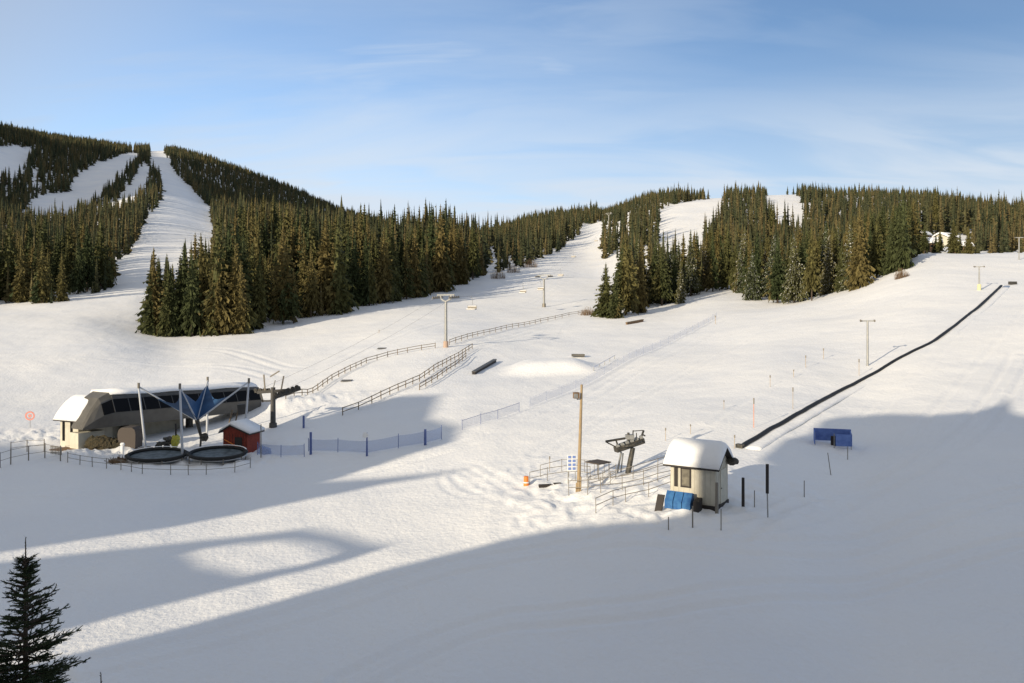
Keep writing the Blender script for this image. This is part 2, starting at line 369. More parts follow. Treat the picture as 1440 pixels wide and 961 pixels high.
# ------------------------------------------------------------------ spruces
def spruce_arrays(rng, H, Rad, nwh, nbr, nspr, base=.12, thin=1.0):
    """needle sprays of a spruce: drooping fans plus hanging curtains under each branch, round a ragged inner core"""
    Vs = []
    for w in range(nwh):
        t = (w + rng.uniform(-.4, .4))/nwh; t = min(max(t, 0), .995)
        z = H*(base + (1 - base)*t)
        L = Rad*((1 - t)**.85)*(1 if t > .10 else .6 + t*4)*rng.uniform(.72, 1.12) + .012*H*(1 - t)
        k = max(3, int(nbr*(.45 + .55*(1 - t)))); ph0 = rng.uniform(0, 6.28)
        for b in range(k):
            if rng.random() > thin: continue
            ph = ph0 + 6.283*b/k + rng.uniform(-.35, .35); Lb = L*rng.uniform(.6, 1.2)
            dr = (-.62 + .85*t)*Lb*rng.uniform(.7, 1.3)
            cx, sy = math.cos(ph), math.sin(ph)
            for q in range(nspr):
                u0 = .12 + .22*q if nspr > 1 else .05
                sa = ph + (rng.uniform(-.75, .75) if nspr > 1 else rng.uniform(-.2, .2))
                dx, dy = math.cos(sa), math.sin(sa); ln = Lb*(.72 - .10*q if nspr > 1 else 1.0)*rng.uniform(.75, 1.1)
                px, py, pz = cx*Lb*u0, sy*Lb*u0, z + dr*u0**1.3
                ez = pz + dr*.75 - rng.uniform(.0, .15)*ln
                if (q + b) % 2 == 0:      # drooping fan
                    wd = ln*(rng.uniform(.15, .25) if nspr > 1 else rng.uniform(.26, .40)); hd = wd*rng.uniform(.5, 1.0)
                    Vs += [(px, py, pz + .08*ln), (px + dx*ln*.5 - dy*wd, py + dy*ln*.5 + dx*wd, (pz + ez)/2 - hd), (px + dx*ln, py + dy*ln, ez), (px + dx*ln*.5 + dy*wd, py + dy*ln*.5 - dx*wd, (pz + ez)/2 - hd)]
                else:                     # hanging curtain
                    hh = (H*.012 + ln*.34)*rng.uniform(.7, 1.3); tw = rng.uniform(-.2, .2)*ln
                    Vs += [(px, py, pz + .06*ln), (px + dx*ln*.35 - dy*tw, py + dy*ln*.35 + dx*tw, (pz*.6 + ez*.4) - hh), (px + dx*ln*.75 - dy*tw*.6, py + dy*ln*.75 + dx*tw*.6, ez - hh*.75), (px + dx*ln, py + dy*ln, ez + .04*ln)]
    # inner core of dead twigs and needles
    n = 5 if nspr == 1 else 9; m = 4 if nspr == 1 else 12; rc = Rad*.42
    g = []
    for i in range(m + 1):
        t = i/m; g.append([(math.cos(6.2832*k/n)*rc*(1 - t)**.9*rng.uniform(.6, 1.25), math.sin(6.2832*k/n)*rc*(1 - t)**.9*rng.uniform(.6, 1.25), H*(base + .02 + (.985 - base)*t) + rng.uniform(-.01, .01)*H*(1 - t)) for k in range(n)])
    for i in range(m):
        for k in range(n): Vs += [g[i][k], g[i][(k+1) % n], g[i+1][(k+1) % n], g[i+1][k]]
    V_ = np.array(Vs); Q_ = np.arange(len(V_)).reshape(-1, 4)
    return V_, Q_
def trunk_mesh(H, r, m, top=.97):
    b = MB(); rs = []
    for i in range(6):
        t = i/5; rad = r*(1 - t)**.9 + .02
        rs.append([(rad*math.cos(2*math.pi*k/7), rad*math.sin(2*math.pi*k/7), H*top*t - (.4 if i == 0 else 0)) for k in range(7)])
    b.rings(rs); me = bpy.data.meshes.new('trunk'); me.from_pydata(b.v, [], b.f); me.materials.append(m); return me
rg = random.Random(11)
variants = []
for i in range(12):
    H = 20.0; rad = rg.uniform(2.1, 3.1); base = rg.choice([.02, .04, .07, .12, .20])
    v, q = spruce_arrays(rg, H, rad, 48, 10, 5, base, rg.uniform(.85, .98))
    variants.append((np_mesh('crown', v, q, M_needle_s if i in (3, 7, 10) else M_needle), trunk_mesh(H, .24, M_bark), i in (3, 7, 10)))
lod1 = [spruce_arrays(rg, 1.0, rg.uniform(.12, .16), 17, 7, 1, .03, .95) for _ in range(8)]
lod0 = [spruce_arrays(rg, 1.0, rg.uniform(.15, .20), 9, 6, 1, .02, .97) for _ in range(8)]

edge_pts = [(-700,432),(0,432),(80,427),(140,413),(167,403),(172,372),(186,352),(197,328),(204,316),(205,470),(240,478),(330,473),(400,459),(450,448),(500,437),(560,424),(627,408),(690,389),(740,374),(790,352),(812,333),(816,319),(846,314),
            (846.5,364),(872,366),(872.5,442),(885,443),(900,441),(960,432),(985,412),(1040,407),(1048,422),(1075,428),(1130,427),(1180,415),(1230,400),(1270,385),(1284,362),(1290,357),(1975,357)]
ex = np.array([p[0] for p in edge_pts]); ey = np.array([p[1] for p in edge_pts])
def inpoly(x, y, poly):
    c = np.zeros(x.shape, bool); n = len(poly); j = n - 1
    for i in range(n):
        xi, yi = poly[i]; xj, yj = poly[j]
        c ^= ((yi > y) != (yj > y)) & (x < (xj - xi)*(y - yi)/((yj - yi) + 1e-9) + xi); j = i
    return c
runs = [
 [(167,440),(167,402),(163,370),(186,352),(197,328),(211,305),(226,282),(226,258),(213,238),(208,206),(228,206),(245,240),(270,268),(294,292),(303,330),(300,400),(292,432),(205,452)],
 [(20,306),(52,280),(96,270),(112,243),(140,228),(187,213),(199,218),(170,256),(138,282),(110,304),(80,316),(30,316)],
 [(132,312),(168,280),(186,252),(203,226),(212,240),(211,258),(203,276),(186,292),(160,302),(145,304)],
 [(-80,207),(0,206),(40,206),(50,213),(38,232),(22,254),(-80,256)],
 [(918,392),(931,295),(960,286),(1018,274),(1018,300),(1000,325),(985,392)],
 [(1076,272),(1100,272),(1126,276),(1132,335),(1118,340),(1096,330),(1080,312)],
 [(686,345),(697,345),(698,395),(686,395)],
 [(816,317),(850,313),(852,330),(845,366),(838,445),(872,372),(905,366),(906,384),(872,392),(838,445)],
 [(1284,372),(1288,340),(1320,330),(1365,334),(1372,372)],
 [(905,345),(914,345),(916,440),(904,440)], [(1073,372),(1094,372),(1092,412),(1073,412)],
 [(205,478),(206,460),(214,468)],
 [(404,436),(412,430),(424,434),(424,452),(404,456)], [(655,385),(661,385),(661,402),(655,402)], [(960,395),(968,395),(968,436),(960,436)], [(1150,395),(1158,395),(1160,430),(1150,430)],
]
NR = np.random.RandomState(5)
def candidates(dlo, dhi, s, pxlo=-120, pxhi=1580):
    ys = np.arange(dlo, dhi, s); out = []
    for y in ys:
        x0 = (pxlo - CX)/F*y; x1 = (pxhi - CX)/F*y
        xs = np.arange(x0, x1, s); out.append(np.stack([xs + NR.uniform(-.46, .46, len(xs))*s, y + NR.uniform(-.46, .46, len(xs))*s], 1))
    return np.vstack(out)
C = np.vstack([candidates(170, 345, 4.3, -260), candidates(345, 600, 5.6, -200), candidates(600, 950, 6.6), candidates(950, 1650, 6.2)])
px = CX + F*C[:, 0]/C[:, 1]; d = C[:, 1]; z = zworld(C[:, 0], C[:, 1]); py = HY - F*z/d
jit = NR.uniform(-1, 1, len(C))
ok = py < np.interp(px + jit*1.5, ex, ey) - np.abs(jit)*0
ok &= ~((px > 168) & (px < 292) & (d > 262) & (py > 300) & (py < 470) & (px > np.interp(py, [282, 305, 328, 352, 370, 402], [226, 211, 197, 186, 165, 167])))
for poly in runs: ok &= ~inpoly(px + NR.uniform(-1, 1, len(px))*2, py + NR.uniform(-1, 1, len(px))*1.5, poly)
# thin the very open slopes a little so that snow shows between trunks
ok &= ~((px > 20) & (px < 100) & (py > 232) & (py < 266) & (d > 700) & (NR.rand(len(px)) < .3))
hgt = np.where(d < 345, NR.uniform(15, 25, len(d)), np.where(d < 600, NR.uniform(14, 23, len(d)), NR.uniform(11, 18, len(d))))
ok &= ~((px > 1290) & (d < 232))
hgt *= np.where((px > 840) & (px < 1300) & (d > 345), .85, 1)
hgt = np.where((px > 330) & (px < 700) & (d < 420), NR.uniform(18, 29, len(d)), hgt)
hgt = np.where((px > 300) & (px < 700) & (d >= 420) & (d < 600), NR.uniform(18, 26, len(d)), hgt)
hgt = np.where((px > 840) & (d > 480), hgt*.72, hgt)
hgt *= np.where(NR.rand(len(d)) < .22, NR.uniform(.45, .8, len(d)), 1)
_cl = vnoise(C[:, 0]/14 + 77, C[:, 1]/14 + 5) + .6*vnoise(C[:, 0]/45, C[:, 1]/38 + 31)
hgt *= 1 + .42*np.clip(_cl, -.6, .5)
ok &= ~((vnoise(C[:, 0]/9 + 13, C[:, 1]/11 + 60) > .27) & (d < 700) & (NR.rand(len(d)) < .85))
ok &= ~((NR.rand(len(d)) < .12) & (d < 600))
ok &= ~((py > np.interp(px, ex, ey) - 4) & (d < 345) & (NR.rand(len(d)) < .35))
hgt = np.where((py > np.interp(px, ex, ey) - 5) & (d < 345) & (NR.rand(len(d)) < .3), hgt*NR.uniform(.25, .6, len(d)), hgt)
hgt = np.where((px > 1290) & (d < 345), NR.uniform(8, 12, len(d)), hgt)
hgt = np.where((px > 840) & (px <= 1050) & (d < 345), NR.uniform(13, 21, len(d)), hgt)
hgt = np.where((px > 1050) & (px < 1290) & (d < 345), NR.uniform(12, 18, len(d)), hgt)
hgt = np.where((px > 640) & (px < 830) & (d > 330), hgt*.85, hgt)
hgt = np.where((px > 200) & (px < 245) & (d < 260), NR.uniform(15, 18, len(d)), hgt)
hgt = np.where((px >= 245) & (px < 295) & (d < 260), NR.uniform(18, 24, len(d)), hgt)
hgt = np.where((px > 230) & (px < 520) & (d > 1000), hgt*.8, hgt)
# drop the trees nothing shows of
MINPY = np.minimum.accumulate(HY - TAB*F/DG[None, :], axis=1)
ti = np.clip(((px + 535)/5).astype(int), 0, len(PXG) - 1); tj = np.clip(((np.log(np.maximum(d*.97, 6.1)) - LD[0])/(LD[1] - LD[0])).astype(int), 0, len(LD) - 1)
top = py - hgt*F/d
ok &= (top < MINPY[ti, tj] + 1)
# screen coverage, nearest first: what stands wholly behind several rows is left out
idx = np.where(ok)[0]; idx = idx[np.argsort(d[idx])]
cover = {}; keep = []
for i in idx:
    b = int(px[i]//4); l = cover.setdefault(b, [])
    hid = sum(1 for tp, bs in l if tp + 4 < top[i] and bs >= py[i] - 2)
    if hid < 9: keep.append(i)
    l.append((top[i] + 0.12*(py[i] - top[i]), py[i]))
keep = np.array(keep)
inview = (px[keep] > -12) & (px[keep] < 1452)
sizepx = np.where(inview, hgt[keep]*F/d[keep], 0)
# how much of each is open to view
vis = []
cover = {}
for i in keep:
    b = int(px[i]//3); l = cover.setdefault(b, 1e9); vis.append(min(py[i], l) - top[i]); cover[b] = min(l, top[i] + .25*(py[i] - top[i]))
vis = np.clip(np.array(vis), 0, None)*inview
order = keep[np.argsort(-vis)]
near_ids = order[:296]; rest = order[296:]
print('TREES', len(keep), 'individual', len(near_ids), 'dmax', d[near_ids].max())
protos = []
def stand(pxv, dv, snowy, h):
    s = 'snow-flecked' if snowy else 'dark green'
    k = 'tall' if h > 19 else 'mid-height'
    if pxv < 172: return ('%s %s spruce in the forest at the left edge, below the mountain' % (k, s), 'spruces of the forest at the left edge')
    if pxv < 330: return ('%s %s spruce in the front clump right of the long ski run' % (k, s), 'spruces of the front clump')
    if pxv < 480: return ('%s %s spruce in the dark wood behind the chairlift terminal' % (k, s), 'spruces of the wood behind the terminal')
    if pxv < 600: return ('%s %s spruce in the middle of the dark wood left of the lift tower' % (k, s), 'spruces in the middle of the wood')
    if pxv < 835: return ('%s %s spruce along the wood edge behind the two lift towers' % (k, s), 'spruces behind the lift towers')
    if pxv < 960: return ('%s %s spruce at the left tip of the right-hand wood beside the run' % (k, s), 'spruces at the tip of the right wood')
    if pxv < 1110: return ('%s %s spruce in the middle of the right-hand wood' % (k, s), 'spruces in the middle of the right wood')
    if pxv < 1290: return ('%s %s spruce at the right end of the wood above the open slope' % (k, s), 'spruces at the end of the right wood')
    return ('%s %s spruce behind the crest of the right-hand slope' % (k, s), 'spruces behind the crest')
for i in near_ids:
    right = 860 < px[i] < 1290
    vi = rg.choice([3, 7, 10]) if (right and rg.random() < .24) else rg.choice([k for k in range(12) if k not in (3, 7, 10)])
    cm, tm, snowy = variants[vi]
    lab, grp = stand(px[i], d[i], snowy, hgt[i])
    root = empty('spruce_tree', (C[i, 0], C[i, 1], z[i] - .25), rg.uniform(0, 6.28), lab, 'tree', grp)
    s = hgt[i]/20.0; w = s*rg.uniform(.75, 1.3)*(1.15 if s < .8 else 1)
    for nm, mesh in (('crown', cm), ('trunk', tm)):
        o = bpy.data.objects.new(nm, mesh); COL.objects.link(o); o.parent = root; o.scale = (w, w, s)
VV = []; QQ = []; off = 0
TV = []; TQ = []; toff = 0
for i in rest:
    lod = lod1 if d[i] < 620 else lod0
    v, q = lod[rg.randrange(8)]; a = rg.uniform(0, 6.28); h = hgt[i]; w = h*rg.uniform(.8, 1.2)*(1.5 if d[i] > 620 else 1.08)
    ca, sa = math.cos(a)*w, math.sin(a)*w
    o = np.empty_like(v); o[:, 0] = v[:, 0]*ca - v[:, 1]*sa + C[i, 0]; o[:, 1] = v[:, 0]*sa + v[:, 1]*ca + C[i, 1]; o[:, 2] = v[:, 2]*h + z[i] - .3
    VV.append(o); QQ.append(q + off); off += len(v)
me = np_mesh('spruce_forest', np.vstack(VV), np.vstack(QQ), M_needle_far)
fo = bpy.data.objects.new('spruce_forest', me); COL.objects.link(fo)
tag(fo, 'dense spruce forest covering the hills and mountain behind the snow slopes', 'forest', None, 'stuff')

# small trees and shrubs by hand
def one_spruce(pxv, pyv, h, lab, wd=1.0, vi=0, grp=None):
    c = hit(pxv, pyv); cm, tm, _ = variants[vi]
    root = empty('spruce_tree', (c[0], c[1], c[2] - .2), rg.uniform(0, 6), lab, 'tree', grp)
    for nm, mesh in (('crown', cm), ('trunk', tm)):
        o = bpy.data.objects.new(nm, mesh); COL.objects.link(o); o.parent = root; o.scale = (h/20*wd, h/20*wd, h/20)
one_spruce(216, 471, 20.5, 'spruce with a full skirt, leftmost of the front clump', 1.15, 1)
one_spruce(236, 474, 18, 'slightly shorter spruce second from the left in the front clump', .95, 2)
one_spruce(852, 445, 13, 'short olive spruce, leftmost at the tip of the right-hand wood', 1.5, 5)
one_spruce(866, 447, 11, 'low bushy spruce second from the left at the tip of the right-hand wood', 1.4, 8)
one_spruce(306, 470, 29, 'tallest broad spruce rising above the front clump', 1.1, 4)
one_spruce(322, 466, 28, 'second tallest spruce just right of the broad giant', .9, 6)
def shrub(pxv, pyv, w, h, lab, seed):
    c = hit(pxv, pyv); b = MB(); r2 = random.Random(seed)
    for k in range(150):
        a = r2.uniform(0, 6.28); q = r2.random()**.5; x0, y0 = c[0] + math.cos(a)*q*w*.45, c[1] + math.sin(a)*q*w*.45
        hh = h*(1 - .5*q*q)*r2.uniform(.5, 1.1)
        b.tube((x0, y0, c[2] - .2), (x0 + r2.uniform(-.3, .3)*h*.5, y0 + r2.uniform(-.3, .3)*h*.5, c[2] + hh), .035, .015, 3)
    tag(b.build('bare_shrub', M_shrub), lab, 'shrub', 'bare shrubs at the wood edges')
shrub(700, 392, 7, 4.5, 'bare brown shrub at the wood edge between the two lift towers', 1)
shrub(722, 384, 7, 4.0, 'wide bare shrub uphill of the wood edge behind the far tower', 2)
shrub(745, 376, 8, 4.5, 'bare shrub highest along the central wood edge', 3)
shrub(826, 443, 4, 2.0, 'low bare shrub beside the short spruces at the fence end', 4)
shrub(1268, 392, 3, 2.2, 'small bare shrub on the slope below the right wood end', 5)

for k_, (a_, b_, h_) in enumerate([(1300,357,7.5),(1322,357,6.0),(1341,357,8.5),(1362,357,7.0),(1316,356,5.0),(1350,356,5.5)]):
    one_spruce(a_, b_, h_, 'low spruce on the crest in front of the small chalets', 1.3, (0, 6, 9, 1, 5, 8)[k_], 'low spruces in front of the chalets')
# foreground spruce, finely branched
def foreground_spruce(name, base, H, Hvis, rad, lab, seed):
    r2 = random.Random(seed); root = empty(name, base, 0, lab, 'tree')
    tr = MB(); tr.tube((0, 0, -.3), (0, 0, H*.75), .13, .05, 8); tr.tube((0, 0, H*.75), (0, 0, H), .05, .006, 6)
    tr.build('trunk', M_bark, root)
    Vs = []; fs = []
    def spindle(p, q, r):
        d = q - p; l = np.linalg.norm(d); d = d/l; a = np.array((0, 0, 1.)) if abs(d[2]) < .9 else np.array((1., 0, 0))
        u = np.cross(d, a); u /= np.linalg.norm(u); w = np.cross(d, u); n = max(3, int(l/.06)); o = len(Vs)
        # needles: thin blades standing off the shoot
        for k in range(n*3):
            t = (k + r2.random())/(n*3); c = p + (q - p)*t; an = r2.uniform(0, 6.28)
            s = u*math.cos(an) + w*math.sin(an); e = c + s*r*r2.uniform(.8, 1.5)*(1 - .35*t) + d*r*1.1
            wv = np.cross(s, d)*.006; o = len(Vs)
            Vs.extend([c - wv, c + wv, e + wv*.5, e - wv*.5]); fs.append((o, o+1, o+2, o+3))
        o = len(Vs); rr_ = r*.38
        for c, m_ in ((p, 1), (p + (q-p)*.5, 1), (q, .25)):
            for k in range(4): t = math.pi*k/2; Vs.append(c + (u*math.cos(t) + w*math.sin(t))*rr_*m_)
        for i in range(2):
            for k in range(4): fs.append((o + i*4 + k, o + i*4 + (k+1) % 4, o + i*4 + 4 + (k+1) % 4, o + i*4 + 4 + k))
    z_ = H - .42
    spindle(np.array((0, 0, H - .6)), np.array((0, 0, H + .02)), .03)
    br = MB()
    while z_ > H - Hvis:
        t = (H - z_)/Hvis; n = r2.randint(4, 6); L0 = min(rad, .10 + (H - z_ - .35)*.38)
        for b in range(n):
            ph = r2.uniform(0, 6.28); L = L0*r2.uniform(.55, 1.15); up = .75 - 1.0*min(1, (H - z_)/2.4)*r2.uniform(.7, 1.1)
            p0 = np.array((0, 0, z_ + r2.uniform(-.05, .05))); dirv = np.array((math.cos(ph), math.sin(ph), up)); dirv /= np.linalg.norm(dirv)
            prev = p0; seg = max(2, int(L/.14)); pts = [p0]
            for s in range(seg):
                dirv = dirv + np.array((r2.uniform(-.06, .06), r2.uniform(-.06, .06), .05)); dirv /= np.linalg.norm(dirv)
                pts.append(pts[-1] + dirv*L/seg)
            for s in range(seg):
                spindle(pts[s], pts[s+1], .030)
                br.tube(pts[s], pts[s+1], .014*(1 - s/seg) + .004, n=4)
                if s >= 0:
                    for sd in (-1, 1):
                        tl = min(.34, .45*L*(1 - s/seg) + .05)*r2.uniform(.6, 1.2); side = np.cross(dirv, (0, 0, 1.)); side /= np.linalg.norm(side)
                        dd = dirv*.75 + side*sd*.75 + np.array((0, 0, r2.uniform(-.15, .1))); dd /= np.linalg.norm(dd)
                        e = pts[s+1] + dd*tl; spindle(pts[s+1], e, .028)
                        if tl > .2:
                            for sd2 in (-1, 1):
                                d3 = dd*.8 + np.cross(dd, (0, 0, 1.))*sd2*.6; d3 /= np.linalg.norm(d3)
                                spindle(pts[s+1] + dd*tl*.45, pts[s+1] + dd*tl*.45 + d3*tl*.5, .026)
        z_ -= r2.uniform(.065, .11)
    br.build('branch', M_bark, root)
    me = np_mesh('crown', np.array(Vs), np.array(fs), M_needle_dark)
    o = bpy.data.objects.new('crown', me); COL.objects.link(o); o.parent = root
    v, q = spruce_arrays(r2, H - Hvis*.55, 2.4, 26, 10, 4, .03, .9)
    o = bpy.data.objects.new('lower_crown', np_mesh('lower_crown', v, q, M_needle_dark)); COL.objects.link(o); o.parent = root
D0 = 13.0; tip = P(36, 757, D0); gz0 = float(zworld(tip[0], tip[1]))
foreground_spruce('young_spruce', (tip[0], tip[1], gz0), tip[2] - gz0, 3.6, 1.25, 'dark young spruce with a bare leader tip in the lower left corner', 21)
tip = P(142, 948, 12.0); gz0 = float(zworld(tip[0], tip[1]))
foreground_spruce('young_spruce', (tip[0], tip[1], gz0), tip[2] - gz0, 1.2, .6, 'tip of a smaller spruce just right of the corner spruce', 22)

# ------------------------------------------------------------------ generic gable hut
def snow_gable(mb, L, W, z0, rise, over, t, n=14):
    """snow lying on a gable roof whose ridge runs along x"""
    hw = W/2 + over; x0, x1 = -L/2 - over, L/2 + over
    xs = [x0 + (x1 - x0)*(.5 - .5*math.cos(math.pi*i/n)) for i in range(n + 1)]; top = []; rs = []
    for x in xs:
        e = min(1, ((x - x0)*(x1 - x)/(.30*(x1 - x0 - .3)))**.5) if x0 < x < x1 else 0
        ring = []
        for k in range(13):
            u = -1 + 2*k/12; y = u*hw*(1 + .02*e); zb = z0 + rise*(1 - abs(u)*(hw/(W/2))) ; zr = z0 + rise*(1 - (u*u*.75 + abs(u)*.25)*(hw/(W/2)))
            th_ = t*e*(1 - abs(u)**6)**.5 + .02
            ring.append((x, y, max(zb, zr*1 if abs(u) < .9 else zb) + th_))
        for k in range(12, -1, -1):
            u = -1 + 2*k/12; ring.append((x, u*hw, z0 + rise*(1 - abs(u)*(hw/(W/2))) + .012))
        rs.append(ring)
    mb.rings(rs); return mb
def gable_house(name, loc, rz, L, W, h, rise, over, wall_m, roof_m, lab, cat, snow_t=.35, grp=None, board=True):
    root = empty(name, loc, rz, lab, cat, grp)
    w = MB(); x, y = L/2, W/2
    w.prism([(-x, -y, -.5), (-x, y, -.5), (-x, y, h), (-x, 0, h + rise - .02), (-x, -y, h)], (L, 0, 0))
    w.build('wall', wall_m, root)
    r = MB(); k = rise/y
    for s in (-1, 1):
        ye = s*(y + over); ze = h - k*over
        r.prism([(-x - over, 0, h + rise), (-x - over, ye, ze), (-x - over, ye, ze - .09), (-x - over, 0, h + rise - .09)], (L + 2*over, 0, 0))
    ro = r.build('roof', roof_m, root); 
    if snow_t: snow_gable(MB(), L, W, h + .0, rise, over, snow_t).build('roof_snow', M_snow, root, True)
    return root

# ------------------------------------------------------------------ T-bar hut and its surroundings
c0 = hit(1006, 717); phi = R(-33); L_, W_ = 2.55, 2.05
ux, uy = np.array((math.cos(phi), math.sin(phi))), np.array((-math.sin(phi), math.cos(phi)))
cc = c0[:2] - ux*L_/2 + uy*W_/2
hut = gable_house('lift_hut', (cc[0], cc[1], c0[2]), phi, L_, W_, 2.45, .78, .32, M_cream, M_fdark, 'cream wooden lift hut with a thick snow-laden gable roof', 'hut', .31)
b = MB(); b.box((-.95, -W_/2 - .02, 1.55), (.20, .05, 1.1)); b.box((-.38, -W_/2 - .02, 1.55), (.60, .05, 1.1)); wf = b.build('window_frame', M_fdark, hut)
b = MB(); b.box((-.38, -W_/2 - .05, 1.55), (.44, .03, .92)); b.build('pane', M_pane, wf)
b = MB(); b.box((.35, -W_/2 - .02, 2.22), (1.0, .04, .17)); b.build('sign_board', M_rail, hut)
b = MB(); b.box((L_/2 + .02, .15, 1.0), (.05, .85, 2.0)); dr = b.build('door', M_cream2, hut)
b = MB(); b.box((L_/2 + .055, -.18, 1.0), (.04, .07, .07)); b.build('handle', M_dark, dr)
b = MB(); 
for k in range(9):
    b.box((-L_/2 + .17 + k*.30, -W_/2 - .008, 1.2), (.018, .02, 2.35))
for k in range(7): b.box((L_/2 + .008, -W_/2 + .15 + k*.31, 1.2), (.02, .018, 2.35))
b.build('batten', M_cream2, hut)
b = MB(); b.box((0, 0, .02), (L_ + .12, W_ + .12, .3)); b.build('base', M_fdark, hut)
b = MB(); b.lump((L_/2 + .35, .9, 2.35), (.35, .25, .22), 4); b.build('hood', M_dark, hut)
# blue pads leaning at the hut
q = np.array([cc[0], cc[1]]) - uy*(W_/2 + .5) - ux*.55; gzq = ground(q[0], q[1])
pad = empty('padding_stack', (q[0], q[1], gzq), phi, 'stack of blue padded mats leaning on the front of the lift hut', 'padding')
for k in range(3):
    b = MB(); a0 = -.75 + k*.5; b.prism([(a0, -.3, -.05), (a0, .18, -.05), (a0, .30, .78), (a0, .06, .86), (a0, -.32, .35)], (.46, 0, 0)); b.build('mat', M_blue2, pad)
b = MB(); b.prism([(.86, -.35, -.1), (.86, .25, -.1), (.86, .3, .62), (.86, -.25, .5)], (.32, 0, 0)); b.build('dark_end', M_fdark, pad)
q = q - ux*1.25
b = MB(); b.prism([(-.2, -.08, -.1), (.2, -.08, -.1), (.32, .1, .85), (-.08, .1, .85)], (0, .12, 0)); o = b.build('dark_board', M_fdark); o.location = (q[0], q[1], ground(q[0], q[1])); o.rotation_euler = (0, 0, phi)
tag(o, 'leaning dark board at the left end of the blue mats', 'board')

def post(name, pxb, pyb, pyt, r, m, lab, cat='post', pxt=None, grp=None, cap=None):
    c = hit(pxb, pyb); dd = c[1]; g = ground(c[0], c[1]); t = P(pxt if pxt else pxb, pyt, dd)
    b = MB(); b.tube((c[0], c[1], g - .5), t, r, r*.9, 8); o = b.build(name, m); tag(o, lab, cat, grp); return o
post('wooden_post', 1008, 722, 679, .10, M_rail, 'short brown post right in front of the hut corner')
post('wooden_post', 1045, 713, 672, .09, M_fdark, 'dark post between the hut and the tall padded marker')
# padded marker: pole with sleeve
c = on(1080, 728); s = P(1079, 694, c[1]); t = P(1079, 653, c[1])
mk = empty('padded_marker', tuple(c), 0, 'tall thin marker with a dark sleeve on its upper half, right of the hut', 'marker')
b = MB(); b.tube((0, 0, -.4), (s[0]-c[0], 0, s[2]-c[2] + .1), .035, n=6); b.build('pole', M_steel, mk)
b = MB(); b.tube((s[0]-c[0], 0, s[2]-c[2]), (t[0]-c[0], 0, t[2]-c[2]), .085, n=8); b.build('sleeve', M_fdark, mk)
stk = [(940,741,727,'thin stake standing left of the blue mats in shadow'),(974,741,712,'dark stake in front of the blue mats'),(1014,745,716,'thin pale stake in front of the hut corner'),
       (1131,700,676,'thin stake in the shade right of the padded marker'),(1170,668,637,'leaning stake below the blue shelter'),(1192,648,628,'short stake at the right foot of the blue shelter'),
       (1061,712,690,'short stake beside the dark post right of the hut')]
for a_, b_, c_, l_ in stk: post('marker_stake', a_, b_, c_, .028 if a_ not in (974,) else .04, M_rail, l_, 'stake', a_ - (6 if a_ == 1170 else 0))

# magic carpet: long black covered belt
cl = [(1041,632),(1083,609),(1125,586),(1172,557),(1219,531),(1265,504),(1306,484),(1344,459),(1375,434),(1411,401)]
pts = []
cp = [on(*a) for a in cl]
for i in range(len(cp) - 1):
    for k in range(10):
        t = k/10; x, y = cp[i][:2]*(1-t) + cp[i+1][:2]*t; pts.append((x, y, ground(x, y)))
belt = empty('conveyor_lift', pts[0], 0, 'long black covered conveyor lift running up the slope from the hut', 'conveyor')
def sweep(pts, w, h, z0, o0):
    rs = []
    for i, p in enumerate(pts):
        a_ = np.array(pts[max(i-1, 0)]); b_ = np.array(pts[min(i+1, len(pts)-1)]); dv = (b_ - a_)[:2]; dv /= np.linalg.norm(dv); n_ = np.array((-dv[1], dv[0]))
        r_ = []
        for u, v in ((-1, 0), (-.95, .6), (-.5, .95), (0, 1), (.5, .95), (.95, .6), (1, 0)):
            r_.append((p[0] - o0[0] + n_[0]*u*w/2, p[1] - o0[1] + n_[1]*u*w/2, p[2] - o0[2] + z0 + v*h))
        rs.append(r_)
    return MB().rings(rs)
sweep(pts, .42, .18, .02, pts[0]).build('cover', M_black, belt, True)
b = MB(); b.box((0, .1, .1), (.5, .4, .35), R(-40)); b.build('drive_box', M_dark, belt)
# snow bank beside it
sweep([(p[0] + .75, p[1] - .35, p[2]) for p in pts], 1.1, .16, -.08, pts[0]).build('snow_bank', M_ground, belt, True)
# top station bits
c = on(1424, 402); b = MB(); b.box((c[0], c[1], c[2] + .25), (1.3, .5, .5), R(10)); tag(b.build('top_station', M_dark), 'low dark end station at the top of the conveyor', 'machine')

# blue shelter (flat-topped tent with wall netting)
c = on(1170, 629); t_ = empty('shelter_tent', tuple(c), R(-18), 'small open blue canvas shelter on the shaded slope', 'tent')
b = MB()
b.prism([(-1.25, .62, .25), (-1.25, .68, .25), (-1.25, .68, 1.15), (-1.25, .62, 1.15)], (2.6, 0, 0))
b.prism([(-1.25, -.75, .15), (-1.19, -.75, .15), (-1.19, -.75, .95), (-1.25, -.75, .95)], (0, 1.42, .12))
b.build('side_wall', M_blue, t_)
b = MB(); b.prism([(1.25, -.75, .1), (1.31, -.75, .1), (1.31, -.75, .95), (1.25, -.75, .95)], (0, 1.4, .1))
b.prism([(.2, -.78, .1), (.2, -.72, .1), (.2, -.72, .95), (.2, -.78, .95)], (1.04, 0, 0)); b.build('front_wall', M_blue, t_)
b = MB()
for x_, y_ in ((-1.2, -.7), (1.25, -.7), (-1.2, .65), (1.25, .65), (.1, -.7)): b.tube((x_, y_, -.4), (x_, y_, 1.15 if y_ > 0 else .98), .03, n=6)
b.build('frame', M_steel, t_)
b = MB(); b.box((.1, .1, .3), (.35, .3, .75)); b.build('inner_box', M_fdark, t_)

